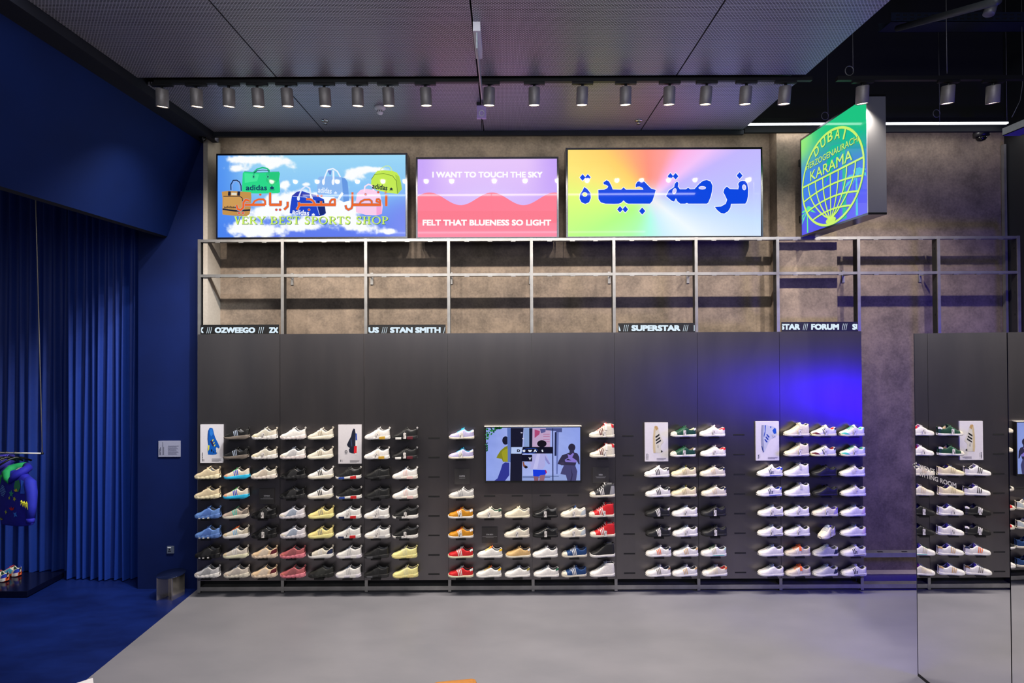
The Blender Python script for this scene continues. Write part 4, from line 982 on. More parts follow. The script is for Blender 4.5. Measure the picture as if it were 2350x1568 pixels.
# ------------------------------------------------------------------ scrolling text displays
TK = (222, 240, 252)
def ticker(label, x0, x1, y0, y1, items, zs, ox):
    a = Wy(x0, y1, -.004); b = Wy(x1, y0, -.004)
    r = tag(empty('ticker_display', ((a.x + b.x) / 2, 0, ZP1 + .0005)), label, 'text display', 'black ticker displays on the panel tops')
    mb = MB(); mb.box(a.x, b.x, -.004, .003, ZP1 + .0008, b.z, M_BLK); ch(mb, 'display_body', r)
    fl = Flat(plane_y(-.0042), lambda c: glow(c, 1.0, False))
    for tx, u0, u1, v0, v1 in items:
        fl.text(tx, ox + u0 / zs, v0, ox + u1 / zs, v1, TK, .055 if '/' not in tx else .0, 1, clip=(x0 + 1, x1 - 1))
    adopt(fl.build('lettering'), r)
ticker('black ticker strip reading OZWEEGO beside the blue wall', 460.5, 640, 745, 768, [('X', 45, 103, 751.5, 764.5), ('///', 128, 176, 751, 765), ('OZWEEGO', 200, 552, 751.5, 764.5), ('///', 578, 628, 751, 765), ('ZX', 672, 752, 751.5, 764.5)], 3.79, 440)
ticker('black ticker strip reading STAN SMITH', 844.5, 1022.5, 745, 767.5, [('US', 1537, 1628, 751.3, 764.3), ('///', 1652, 1702, 751, 765), ('STAN SMITH', 1725, 2165, 751.3, 764.3), ('/', 2188, 2205, 751, 765)], 3.79, 440)
ticker('black ticker strip reading SUPERSTAR', 1419, 1595, 741.5, 763.5, [('A', 1152, 1188, 746.5, 760), ('///', 1207, 1245, 746, 760.5), ('SUPERSTAR', 1265, 1612, 746.5, 760), ('///', 1630, 1668, 746, 760.5), ('I', 1708, 1716, 746.5, 760)], 3.092, 1040)
ticker('black ticker strip reading FORUM by the pillar', 1794, 1968.5, 738.5, 761.5, [('STAR', 196, 370, 743.5, 757), ('///', 395, 440, 743, 757.5), ('FORUM', 468, 715, 743.5, 757), ('///', 740, 788, 743, 757.5), ('SU', 832, 912, 743.5, 757)], 3.852, 1740)

# ------------------------------------------------------------------ television
TVY = -.05
a = Wy(1112.8, 1109, TVY); b = Wy(1334, 979, TVY)
tv = tag(empty('television', ((a.x + b.x) / 2, -.03, a.z)), 'wall television showing runners on a street, set into the dark panels', 'television')
mb = MB(); mb.box(a.x, b.x, TVY + .004, -.009, a.z, b.z, M_BLK); sa = Wy(1115.5, 1104, TVY); sb = Wy(1331.5, 981, TVY)
for q in ((a.x, sa.x, a.z, b.z), (sb.x, b.x, a.z, b.z), (sa.x, sb.x, a.z, sa.z), (sa.x, sb.x, sb.z, b.z)): mb.box(q[0], q[1], TVY, TVY + .004, q[2], q[3], M_BLK)
ch(mb, 'bezel', tv)
mb = MB(); mb.box(a.x - .004, b.x + .003, TVY - .006, -.009, b.z + .001, b.z + .006, mat((230, 224, 214), .35)); ch(mb, 'top_edge_highlight', tv)  # pale strip paints in the light caught along the television's top
def tvbg(u, v):
    c = mix((140, 160, 238), (172, 186, 246), math.exp(-((u - .5) / .4) ** 2)); c = mix(c, (150, 170, 240), sst(.6, 1, v) * .5 * sst(.4, 0, u)); n = fbm(u * 6, v * 5, 7.0); return tuple(x + 14 * n for x in c)
adopt(grid_face('screen', lambda u, v: Wy(1115.5 + 216 * u, 981 + 123 * v, TVY + .002), 50, 30, tvbg, vcol_mat(.9, .15, 'screen_glow')), tv)
fl = Flat(plane_y(TVY + .001, 8.103, 1080, 960), lambda c: glow(c, .9, True, .15)); p_ = fl.poly
p_([(965, 1075), (1600, 1050), (2030, 1050), (2030, 1165), (965, 1165)], (150, 168, 226), 1); fl.stroke([(965, 1082), (1640, 1080)], 8, (60, 76, 130), 2); fl.stroke([(965, 1108), (1480, 1104)], 8, (50, 62, 110), 2)
p_([(990, 185), (1100, 185), (1100, 540), (990, 540)], (140, 164, 214), 1); p_([(1090, 185), (1150, 185), (1145, 540), (1090, 540)], (24, 28, 52), 2)
p_([(1150, 185), (1490, 185), (1480, 540), (1145, 540)], (196, 168, 206), 1); p_([(1190, 210), (1290, 240), (1280, 300), (1190, 370)], (176, 74, 120), 2); p_([(1290, 200), (1400, 200), (1390, 260), (1310, 280)], (90, 90, 150), 2)
for y in (300, 340, 400, 440): fl.stroke([(1350, y), (1470, y)], 7, (170, 70, 120), 2)
p_([(1400, 185), (1700, 185), (1700, 262), (1590, 262), (1590, 240), (1400, 225)], (76, 84, 140), 3); p_([(1515, 185), (1535, 185), (1540, 1165), (1520, 1165)], (44, 52, 98), 4); p_([(1565, 260), (1600, 260), (1595, 700), (1560, 700)], (36, 42, 80), 3); p_([(1600, 262), (1640, 262), (1620, 1040), (1590, 1040)], (110, 124, 190), 2)
# runner in yellow
fl.ell(650, 415, 62, 78, (28, 28, 50), 4); p_([(690, 510), (690, 815), (600, 810), (580, 760), (480, 740), (500, 690), (560, 600), (630, 540)], (134, 134, 34), 4); p_([(575, 640), (600, 600), (690, 560), (690, 810), (610, 800)], (160, 158, 40), 5)
p_([(640, 822), (720, 830), (720, 1060), (640, 1165), (440, 1165), (500, 1120), (560, 960), (590, 860)], (50, 56, 150), 5)
# dark pole
p_([(680, 180), (750, 180), (750, 820), (690, 820)], (96, 120, 190), 5); p_([(745, 180), (985, 180), (960, 560), (958, 1165), (735, 1165), (745, 600)], (26, 26, 48), 6); p_([(930, 262), (968, 266), (966, 280), (935, 280)], (210, 210, 236), 7); p_([(960, 370), (995, 374), (990, 390), (962, 390)], (210, 210, 236), 7)
# middle runner
fl.ell(1325, 475, 88, 66, (24, 20, 34), 4); p_([(1150, 690), (1240, 640), (1380, 640), (1420, 700), (1480, 850), (1450, 862), (1380, 760), (1390, 880), (1340, 950), (1100, 945), (1120, 860), (1060, 820)], (178, 176, 232), 5)
p_([(1240, 640), (1300, 640), (1240, 940), (1160, 945)], (198, 196, 244), 6); p_([(1380, 690), (1480, 850), (1450, 862), (1390, 780)], (140, 140, 206), 6)
p_([(1158, 958), (1400, 965), (1412, 1010), (1390, 1050), (1300, 1060), (1270, 1085), (1165, 1078)], (24, 60, 226), 6); p_([(1385, 965), (1405, 968), (1418, 1010), (1400, 1038)], (190, 30, 70), 7)
p_([(1170, 1080), (1265, 1085), (1260, 1165), (1185, 1165)], (136, 92, 110), 5); p_([(1290, 1062), (1390, 1050), (1365, 1165), (1275, 1165)], (150, 104, 122), 5)
p_([(965, 810), (995, 815), (1000, 860), (1060, 905), (1030, 940), (975, 895)], (140, 84, 66), 7); fl.ell(1030, 912, 32, 24, (30, 24, 34), 8)
# runner in a crop top
fl.ell(1882, 545, 66, 72, (46, 42, 66), 4); p_([(1840, 590), (1925, 590), (1925, 640), (1985, 655), (2020, 720), (2030, 860), (2010, 862), (1975, 790), (1950, 880), (1740, 880), (1615, 855), (1640, 790), (1700, 690), (1840, 640)], (54, 50, 80), 5)
p_([(1800, 665), (1850, 690), (1900, 650), (1925, 660), (1890, 730), (1975, 790), (1960, 825), (1765, 815), (1750, 775), (1820, 730)], (140, 122, 214), 6); p_([(1770, 780), (1810, 752), (1880, 790)], (46, 42, 66), 7); p_([(1660, 830), (1735, 810), (1750, 860), (1690, 880)], (64, 58, 88), 6)
p_([(1740, 870), (1945, 880), (1985, 990), (1960, 1165), (1800, 1165), (1770, 1055), (1670, 1040), (1700, 950)], (72, 70, 116), 6); p_([(1860, 900), (1880, 1060), (1850, 1165), (1880, 1165), (1900, 1050)], (52, 48, 86), 7)
# leaves
for k in range(46):
    t = random.random(); x = 290 + 290 * t ** 1.3 + random.uniform(-20, 20); y = 180 + (260 * (1 - t) ** 1.6) * random.random() ** .7 + (200 * random.random() if t < .06 else 0)
    fl.ell(x, y, random.uniform(12, 30), random.uniform(8, 16), random.choice([(16, 66, 34), (24, 110, 40), (60, 150, 80), (12, 44, 30)]), 8, random.uniform(0, 3), 8)
for y in (520, 560, 600): fl.ell(305, y, 16, 26, (20, 80, 36), 8, .4, 8)
# caption boxes
p_([(965, 535), (1530, 535), (1530, 658), (945, 658)], (18, 18, 40), 9); p_([(755, 540), (970, 538), (945, 660), (752, 658)], (186, 206, 250), 10); p_([(950, 682), (1145, 682), (1145, 805), (950, 805)], (18, 18, 40), 9)
fl.arc(1100, 608, 140, 46, 0, 2 * PI, 9, (40, 80, 190), 11, n=28, rot=-.1)
for c_, u0, u1, v0, v1, col in (('D', 862, 922, 582, 628, (16, 16, 36)), ('o', 968, 1018, 588, 628, (235, 240, 255)), ('w', 1068, 1140, 590, 628, (235, 240, 255)), ('A', 1172, 1230, 582, 628, (235, 240, 255)), ('t', 1316, 1352, 584, 626, (235, 240, 255)), ('Y', 1076, 1132, 732, 776, (235, 240, 255))):
    fl.text(c_, u0, v0, u1, v1, col, .05, 12)
adopt(fl.build('screen_picture'), tv)

# ------------------------------------------------------------------ upright shoe posters and small plaques
def poster(label, x0, y0, x1, y1, sc, ox, oy, polys, txt, loop=None):
    Y = -.022; a = Wy(x0, y1, Y); b = Wy(x1, y0, Y)
    r = tag(empty('shoe_poster', ((a.x + b.x) / 2, -.015, a.z)), label, 'poster', 'white shoe posters on the panels')
    mb = MB(); mb.box(a.x, b.x, Y, -.0086, a.z, b.z, mat((214, 210, 216), .4, var=.02)); ch(mb, 'board', r)
    fl = Flat(plane_y(Y, sc, ox, oy), lambda c: mat(c, .45, var=.04, scale=25))
    for i, (c, pts) in enumerate(polys): fl.poly(pts, c, 1 + i * .25)
    if loop: fl.arc(*loop, 5, (16, 22, 40), 6)
    adopt(fl.build('shoe_picture'), r)
    fl = Flat(plane_y(Y), lambda c: mat(c, .6, var=0)); w = x1 - x0
    txt(fl, x0, y0, x1, y1); adopt(fl.build('caption'), r)
def vtext(fl, t, u, v0, v1, wd, bold=.03):
    """writing running upwards at column u between v1 (start) and v0"""
    vs, fs, (a, b, c, d) = text2d(t, bold)
    fl.mb.add([fl.fn(u + wd / 2 - wd * (y - b) / (d - b), v1 + (v0 - v1) * (x - a) / (c - a), 1) for x, y in vs], fs, fl.mfn((22, 22, 26)))
def lines(fl, u0, v0, u1, n, dv, col=(120, 116, 122)):
    for k in range(n): fl.stroke([(u0, v0 + k * dv), (u1 - (6 if k == n - 1 else (k % 2) * 1.5), v0 + k * dv)], .8, col, 1)
def cap_a(fl, x0, y0, x1, y1):
    for i, (v0, v1) in enumerate(((1039, 1047), (1048, 1052), (1053, 1059))): fl.stroke([(464.3, v0), (464.3, v1)], 1.6, (24, 26, 34), 1)
    fl.stroke([(467.8, 1054), (467.8, 1059)], 1.2, (60, 60, 66), 1); lines(fl, 486, 1053.5, 508, 4, 1.9)
poster('white poster of a blue running shoe, beside the blue wall', 459.6, 974.5, 512, 1062.8, 7.84, 450, 960,
       [((14, 88, 178), [(265, 172), (300, 185), (312, 230), (325, 290), (345, 350), (370, 400), (395, 450), (425, 520), (410, 545), (385, 530), (360, 525), (355, 560), (385, 600), (365, 650), (300, 660), (215, 655), (205, 560), (215, 470), (205, 380), (208, 290), (220, 220), (240, 180)]),
        ((20, 60, 130), [(208, 290), (216, 220), (228, 230), (222, 380), (228, 470), (216, 470), (205, 380)]), ((40, 120, 210), [(250, 200), (295, 200), (305, 290), (270, 330), (245, 280)]),
        ((40, 30, 84), [(252, 418), (282, 390), (325, 500), (300, 505)]), ((212, 206, 74), [(214, 486), (242, 490), (236, 560), (210, 602)]), ((212, 206, 74), [(285, 408), (304, 374), (318, 384), (298, 420)]), ((212, 206, 74), [(305, 455), (325, 425), (336, 440), (316, 468)]), ((212, 206, 74), [(318, 500), (338, 468), (352, 482), (330, 510)]),
        ((10, 20, 50), [(266, 570), (285, 555), (296, 590), (280, 608)]), ((10, 20, 50), [(306, 600), (318, 590), (330, 618), (316, 622)]), ((200, 204, 210), [(362, 570), (392, 600), (380, 632), (362, 610)])], cap_a)
def cap_n(fl, x0, y0, x1, y1): vtext(fl, 'NMD', 782, 1055, 1060, 2.2, .04); vtext(fl, '2015', 785.6, 1055.5, 1060, 1.3, .0); lines(fl, 803, 1057.5, 825, 3, 1.8)
poster('white poster of a navy shoe with red and blue sole blocks', 776.3, 975, 829.6, 1064.5, 4.021, 440, 960,
       [((22, 28, 48), [(1493, 96), (1508, 100), (1512, 140), (1510, 250), (1516, 322), (1500, 326), (1475, 324), (1455, 316), (1450, 290), (1460, 276), (1440, 262), (1432, 245), (1447, 212), (1470, 168), (1480, 120)]),
        ((228, 226, 228), [(1506, 97), (1520, 130), (1528, 230), (1531, 300), (1518, 342), (1506, 336), (1510, 250), (1512, 140)]), ((28, 70, 170), [(1512, 140), (1523, 142), (1526, 204), (1512, 204)]), ((222, 30, 40), [(1499, 258), (1524, 256), (1522, 322), (1496, 324)]), ((60, 70, 100), [(1466, 200), (1474, 196), (1482, 260), (1474, 262)])], cap_n, (1424, 310, 9, 14, 0, 2 * PI))
def cap_s(fl, x0, y0, x1, y1): vtext(fl, 'SUPERSTAR', 1484.8, 1041, 1056, 2.0, .04); vtext(fl, '1969', 1488, 1043, 1055.5, 1.4, 0.); lines(fl, 1507, 1052, 1529, 3, 1.9)
poster('white poster of a cream shell-toe sneaker with black stripes', 1480.2, 970, 1533, 1059.3, 6.532, 1460, 960,
       [((206, 202, 190), [(285, 115), (315, 120), (335, 160), (345, 210), (370, 270), (405, 340), (410, 365), (385, 385), (370, 410), (370, 450), (385, 480), (400, 497), (370, 520), (260, 522), (252, 450), (252, 300), (262, 180), (272, 130)]),
        ((196, 178, 140), [(252, 300), (262, 180), (272, 130), (290, 115), (292, 160), (282, 300), (290, 522), (260, 522), (252, 450)]), ((180, 146, 96), [(272, 130), (285, 115), (315, 120), (332, 158), (300, 190), (290, 160)]),
        ((20, 20, 24), [(288, 275), (345, 235), (350, 258), (292, 300)]), ((20, 20, 24), [(292, 325), (358, 280), (362, 303), (295, 347)]), ((20, 20, 24), [(296, 370), (368, 320), (373, 343), (300, 387)]), ((20, 20, 24), [(372, 478), (400, 497), (372, 514)]), ((170, 168, 160), [(318, 400), (335, 398), (336, 438), (318, 440)])], cap_s)
def cap_f(fl, x0, y0, x1, y1): vtext(fl, 'FORUM', 1740.4, 1044, 1053.6, 2.0, .04); vtext(fl, '1984', 1743.6, 1043, 1053, 1.3, 0.); lines(fl, 1762, 1050, 1784.5, 3, 1.8)
poster('white poster of a white and blue high-top sneaker', 1735, 967.4, 1787.4, 1057.4, 6.532, 1460, 960,
       [((188, 193, 208), [(1880, 105), (1950, 100), (2010, 120), (2030, 118), (2095, 145), (2112, 240), (2090, 290), (2050, 300), (2020, 310), (1990, 350), (1965, 410), (1950, 450), (1925, 500), (1905, 512), (1885, 470), (1872, 380), (1868, 280), (1872, 180)]),
        ((146, 150, 170), [(1880, 105), (1912, 103), (1905, 280), (1918, 440), (1905, 512), (1885, 470), (1872, 380), (1868, 280), (1872, 180)]), ((26, 70, 176), [(1926, 108), (1944, 106), (1936, 220), (1915, 292), (1911, 262), (1926, 200)]), ((26, 80, 186), [(2042, 185), (2070, 146), (2096, 158), (2100, 228), (2066, 236)]),
        ((26, 60, 160), [(1920, 320), (1934, 312), (1972, 352), (1956, 366)]), ((26, 60, 160), [(1935, 282), (1950, 272), (1986, 316), (1972, 330)]), ((26, 60, 160), [(1950, 246), (1964, 238), (2000, 280), (1986, 294)]), ((26, 50, 130), [(1878, 420), (1888, 414), (1914, 500), (1902, 512)]), ((26, 70, 176), [(2005, 122), (2030, 128), (2016, 150)]), ((190, 186, 190), [(2030, 240), (2060, 250), (2090, 262), (2050, 290)])], cap_f)
def plaque(label, x0, y0, x1, y1, title, tw, nl):
    Y = -.02; a = Wy(x0, y1, Y); b = Wy(x1, y0, Y)
    r = tag(empty('text_plaque', ((a.x + b.x) / 2, -.014, a.z)), label, 'plaque', 'small dark name plaques on the panels')
    mb = MB(); mb.box(a.x, b.x, Y, -.0086, a.z, b.z, mat((72, 69, 69), .45, .25, var=.04)); ch(mb, 'plate', r)
    fl = Flat(plane_y(Y), lambda c: mat(c, .6, var=0)); m = (x0 + x1) / 2; t = y0 + (y1 - y0) * .42
    fl.text(title, m - tw / 2, t, m + tw / 2, t + 3.2, (214, 212, 212), .03, 1)
    for k, w in enumerate(nl): fl.stroke([(m - w / 2, t + 6.2 + 2.2 * k), (m + w / 2, t + 6.2 + 2.2 * k)], .85, (160, 158, 158), 1)
    adopt(fl.build('lettering'), r)
plaque('small dark plaque reading OZWEEGO among the running shoes', 594.7, 1122, 630, 1157, 'OZWEEGO', 13.5, (16, 29))
plaque('small dark plaque reading CAMPUS below the lilac sneakers', 1043, 1076.5, 1078, 1112, 'CAMPUS', 13, (14,))
plaque('small dark plaque reading NIZZA below the red and white high-tops', 1360.5, 1073.5, 1397, 1109, 'NIZZA', 9, (24, 20))
plaque('small dark plaque reading STAN SMITH under the television', 1106, 1210.5, 1141.5, 1246.5, 'STAN SMITH', 15.5, (34, 18))

# ------------------------------------------------------------------ mirrored wall panels
M_MIRROR = mat((238, 238, 238), 0.004, 1.0, var=0.0)
XM = 703 * S; YM0 = -(1 - .75) * D; YM1 = -(1 - .6107) * D; ZMI = HC + .028
mr = tag(empty('tall_mirror', (XM + .02, (YM0 + YM1) / 2, 0)), 'tall mirror panel lettered with the fitting room arrow, reflecting the shoe wall', 'mirror', 'tall mirror panels')
mb = MB(); mb.box(XM + .003, XM + .04, YM1 + .003, YM0 - .003, .001, ZMI - .003, M_BLK); ch(mb, 'backing', mr)
mb = MB(); mb.quad((XM, YM0, .028), (XM, YM1 + .004, .028), (XM, YM1 + .004, ZMI), (XM, YM0, ZMI), M_MIRROR); ch(mb, 'mirror_glass', mr)
mb = MB(); mb.box(XM - .001, XM + .003, YM1 + .003, YM0, 0.0, .026, M_BLK); mb.box(XM - .0012, XM + .003, YM0 - .003, YM0 + .003, 0.0, ZMI, mat((40, 40, 60), .3)); ch(mb, 'edge_trim', mr)
def mp(px, py): p = Wx(px, py, XM); return (-p.y, -p.z)
fl = Flat(lambda u, v, L=0: Vector((XM - .0008 * L, -u, -v)), lambda c: mat(c, .6, var=.02))
g = lambda zx, zy: mp(2080 + zx / 15.67, 1050 + zy / 15.67)
WT = (214, 210, 214)
q0 = g(482, 258); q1 = g(482, 405); q2 = g(1035, 510); fl.text("MEN'S", q0[0], q0[1], q2[0], q0[1] + (q1[1] - q0[1]) * 1.0, WT, .02, 1)
q0 = g(490, 512); q1 = g(490, 672); q2 = g(1800, 1040); fl.text('FITTING ROOM', q0[0], q0[1], q2[0], q1[1], WT, .02, 1)
fl.stroke([g(372, 190), g(258, 275), g(345, 415)], .016, WT, 1); fl.stroke([g(258, 275), g(478, 350)], .016, WT, 1)
adopt(fl.build('lettering'), mr)
d2 = math.radians(2.2); m2 = tag(empty('tall_mirror', (XM, YM1, 0), (0, 0, d2)), 'second tall mirror panel nearest the viewer, reflecting the television', 'mirror', 'tall mirror panels')
mb = MB(); mb.box(.003, .04, -2.2, -.004, .001, ZMI - .003, M_BLK); mb.build('backing', m2)
mb = MB(); mb.quad((0, -.004, .028), (0, -2.2, .028), (0, -2.2, ZMI), (0, -.004, ZMI), M_MIRROR); mb.build('mirror_glass', m2)
mb = MB(); mb.box(-.001, .003, -2.2, -.004, 0.0, .026, M_BLK); mb.build('edge_trim', m2)
SPOT_E = 115

# ------------------------------------------------------------------ ceiling fixtures
YT = -1.25; M_LAMP = mat((140, 134, 132), 0.45, 0.3, var=.05); M_GLOW = glow((255, 232, 205), 6.0, False)
ZTR = HC + 475 * S
def track(label, x0, x1, py):
    a = Wy(x0, py, YT).x; b = Wy(x1, py, YT).x
    r = tag(empty('lighting_track', ((a + b) / 2, YT, ZTR)), label, 'lighting track', 'black lighting tracks')
    mb = MB(); mb.box(a, b, YT - .02, YT + .02, ZTR, ZTR + .04, M_BLK); ch(mb, 'rail', r)
    return r
t1 = track('long black lighting track in the gap of the mesh ceiling', 356, 1862, 183); t2 = track('shorter black lighting track hanging in the dark upper ceiling', 1920, 2420, 183)
tilts = {0: .10, 1: .06, 2: .08, 17: -.08, 18: -.07, 19: -.12}
MAINN = 17
for i, x in enumerate([372, 450, 525, 590, 657, 744, 820, 890, 976, 1123, 1226, 1337, 1436, 1537, 1622, 1713, 1803, 1980, 2177, 2280]):
    p = Wy(x, 205, YT)
    lab = ('%s grey cylinder spotlight from the blue side on the long track' % ORD[i]) if i < MAINN else ('%s grey cylinder spotlight on the short track past the projecting sign' % ORD[i - MAINN])
    r = tag(empty('spotlight', (p.x, YT, ZTR - .022)), lab, 'spotlight', 'spotlights on the ceiling tracks')
    Mt = Matrix.Rotation(tilts.get(i, random.uniform(-.03, .03)), 4, 'Y') @ Matrix.Rotation(math.radians(11), 4, 'X')
    mb = MB(); mb.box(-.10, .10, -.016, .016, .0, .021, M_BLK); mb.build('adapter', r)
    mb = MB(); mb.lathe([(.012, .0), (.012, -.03)], M_BLK, 10); mb.build('stem', r)
    mb = MB(); mb.lathe([(.030, -.022), (.052, -.026), (.055, -.032), (.055, -.185), (.053, -.188), (.049, -.186), (.049, -.178)], M_LAMP, 24, Mt); mb.build('lamp_body', r)
    mb = MB(); mb.disc((0, 0, -.181), .0488, M_GLOW, Mt); mb.build('lamp_lens', r)
    l = bpy.data.lights.new('spot_beam', 'SPOT'); l.energy = SPOT_E * (1.0 if i < MAINN else 1.9); l.color = (1, .905, .80); l.spot_size = math.radians(125); l.spot_blend = .9; l.shadow_soft_size = .03
    o = bpy.data.objects.new('spot_beam', l); COL.objects.link(o); o.location = Vector((p.x, YT, ZTR - .022)) + Mt @ Vector((0, 0, -.20))
    o.rotation_euler = (Vector((p.x - (0 if i < MAINN else .45), .0, .9)) - o.location).to_track_quat('-Z', 'Y').to_euler()
# linear lights
def linear(label, a, b, w=.05, e=9.0, col=(240, 246, 255), nm='ceiling_light'):
    a = Vector(a); b = Vector(b); r = tag(empty(nm, (a + b) / 2), label, 'linear light', 'linear LED lights')
    mb = MB(); d = (b - a); horiz = abs(d.x) > abs(d.y)
    h = (d.length / 2, w / 2) if horiz else (w / 2, d.length / 2)
    mb.box(-h[0], h[0], -h[1], h[1], .004, .06, M_BLK); mb.build('housing', r)
    mb = MB(); mb.box(-h[0] + .002, h[0] - .002, -h[1] + .004, h[1] - .004, -.012, .0038, glow(col, e, False)); mb.build('diffuser', r)
zl = (777 - 284) * .985 * S + HC
linear('long white LED line along the dark upper wall', (Wy(1700, 284, -.08).x, -.08, zl), (Wy(2312, 284, -.08).x, -.08, zl), .04, 5.0)
zr = HC + 462 * S
linear('LED line under the mesh ceiling, mirrored as the upper white line across the signs', (-3.4, -2.75, ZC - .03), (3.2, -2.75, ZC - .03), .05, 19.0)
linear('LED line far out under the ceiling, mirrored as the lower white line across the signs', (-3.4, -6.0, ZC - .03), (3.2, -6.0, ZC - .03), .05, 14.0)
# smoke detector and sprinklers
M_WHITE = mat((244, 240, 246), .45, var=.03)
p = Wz(872, 246, ZC); r = tag(empty('smoke_detector', (p.x, p.y, ZC)), 'white round smoke detector on the mesh ceiling', 'smoke detector')
mb = MB(); mb.lathe([(.058, 0), (.060, -.012), (.05, -.024), (.036, -.034)], M_WHITE, 24); mb.build('base', r)
mb = MB(); mb.lathe([(.036, -.034), (.032, -.062), (.024, -.074), (.01, -.078)], M_WHITE, 20)
for k in range(10):
    t = 2 * PI * k / 10; mb.box(-.004, .004, .032, .0345, -.058, -.042, M_BLK, Matrix.Rotation(t, 4, 'Z'))
mb.build('sensor_head', r)
for px, lb in ((746, 'small chrome sprinkler head on the mesh ceiling, over the bag sign'), (1466, 'small chrome sprinkler head on the mesh ceiling, over the rainbow sign')):
    p = Wz(px, 277, ZC); r = tag(empty('ceiling_sprinkler', (p.x, p.y, ZC)), lb, 'sprinkler')
    mb = MB(); mb.lathe([(.042, 0), (.040, -.008), (.02, -.012)], M_CHROME, 20); mb.build('cover_ring', r)
    mb = MB(); mb.tube([(0, 0, -.01), (0, 0, -.035)], .008, M_CHROME, 8); mb.lathe([(.022, -.035), (.022, -.038)], M_CHROME, 14); mb.build('deflector', r)
# hanging sign plate seen edge-on
x0 = Wz(1095, 70, ZC - .02).x; ya, yb = -(1 - .655) * D, -(1 - .80) * D
r = tag(empty('hanging_sign', (x0, (ya + yb) / 2, ZC)), 'white ceiling sign hanging edge-on below the mesh ceiling seam', 'sign')
mb = MB(); mb.box(-.028, .028, ya - (ya + yb) / 2, ya - (ya + yb) / 2 + .42, -.075, -.002, M_WHITE); mb.build('housing', r)
mb = MB(); mb.box(-.005, .005, ya - (ya + yb) / 2 + .02, yb - (ya + yb) / 2, -.2, -.0755, mat((190, 200, 204), .2, 0.0)); mb.build('sign_plate', r)
p = Wz(1105, 238, ZC); r = tag(empty('ceiling_sensor', (p.x, p.y, ZC)), 'small white sensor box coloured as purple-lit with a ring mark under the ceiling seam', 'sensor')
mb = MB(); mb.box(-.05, -.01, -.04, .0, -.03, -.001, M_STEELDK); mb.box(.01, .05, -.04, .0, -.03, -.001, M_STEELDK); mb.build('clip', r)
q0 = Wy(1094.5, 245, p.y); q1 = Wy(1116, 274, p.y)
mb = MB(); mb.box(q0.x - p.x, q1.x - p.x, -.03, .0, q1.z - ZC, -.031, mat((204, 176, 236), .4, var=.02)); mb.build('sensor_box', r)  # purple light falling on the white box is put into its colour
mb = MB(); zc_ = (q1.z - ZC) * .68; mb.tube([(.004 + .026 * math.cos(t), -.031, zc_ + .03 * math.sin(t)) for t in np.linspace(0, 2 * PI, 17)], .005, M_WHITE, 6); mb.build('ring_mark', r)
mb = MB(); mb.tube([(0, -.015, q1.z - ZC), (.002, -.015, q1.z - ZC - .05), (.004, -.015, q1.z - ZC - .12)], .004, M_BLK, 6); mb.build('cable', r)
# security cameras
M_CAM = mat((20, 20, 24), .3, var=.05)
p = Wy(2252, 306, .12); r = tag(empty('mounted_dome_camera', p), 'black dome security camera under the dark beam past the projecting sign', 'security camera', 'black dome cameras')
mb = MB(); mb.lathe([(.078, .02), (.082, .0), (.08, -.04), (.062, -.048)], M_CAM, 24); mb.build('housing', r)
mb = MB(); mb.lathe([(.056, -.046), (.052, -.068), (.036, -.088), (.012, -.096)], mat((12, 12, 14), .08, var=0), 20); mb.build('dome', r)
mb = MB(); mb.box(-.02, .02, -.02, .02, .02, .08, M_CAM); mb.build('bracket', r)
p = Wy(466, 306, -.05); r = tag(empty('mounted_dome_camera', p), 'black dome security camera in the corner by the blue wall', 'security camera', 'black dome cameras')
mb = MB(); mb.lathe([(.045, .01), (.05, .0), (.05, -.04), (.04, -.05)], M_CAM, 20); mb.build('housing', r)
mb = MB(); mb.lathe([(.038, -.048), (.036, -.07), (.024, -.088), (.008, -.094)], mat((12, 12, 14), .08, var=0), 18); mb.build('dome', r)
mb = MB(); mb.tube([(0, 0, .0), (0.01, 0, .08), (.0, .06, .10), (-.02, .18, .10)], .014, M_CAM, 8); mb.build('bracket', r)
# cable tray, wires and pendant fixture in the dark ceiling
p0 = Wy(2030, 52, -.6); p1 = Wy(2420, 52, -.6)
r = tag(empty('cable_tray', ((p0.x + p1.x) / 2, -.6, p0.z)), 'dark perforated cable tray crossing the black upper ceiling', 'cable tray')
M_TRAY = mat((40, 48, 66), .5, .5, var=.2, scale=60)
L_ = (p1.x - p0.x) / 2
mb = MB(); mb.box(-L_, L_, -.1, .1, -.05, -.045, M_TRAY); mb.box(-L_, L_, -.1, -.095, -.05, .05, M_TRAY); mb.box(-L_, L_, .095, .1, -.05, .05, M_TRAY)
for k in range(26):
    for zz in (-.02, .02): mb.box(-L_ + .05 + k * .075, -L_ + .09 + k * .075, -.1012, -.1002, zz - .007, zz + .007, M_BLACK)
mb.build('tray', r)
p = Wy(2200, 44, -1.6)
r = tag(empty('ceiling_pipe', Wy(2080, 60, -1.0)), 'grey slanting conduit in the black ceiling above the cable tray', 'conduit')
o0 = Vector(r.location); a = Wy(2060, 65, -1.0) - o0; b = Wy(2290, 2, -2.4) - o0
mb = MB(); mb.tube([a, b], .03, mat((66, 70, 74), .5, .3), 10); mb.build('pipe', r)
p = Wy(2274, 18, -1.6); r = tag(empty('pendant_spotlight', p), 'short grey cylinder lamp hanging beside the slanting conduit', 'lamp')
mb = MB(); mb.lathe([(.02, .06), (.042, .05), (.045, -.06), (.04, -.065)], mat((110, 110, 116), .4, .3), 18, Matrix.Rotation(.35, 4, 'Y')); mb.build('lamp_body', r)
mb = MB(); mb.tube([(0, 0, .05), (.02, 0, .2)], .008, M_BLK, 6); mb.build('stem', r)
M_WIRE = mat((120, 120, 122), .5, .5, var=0)
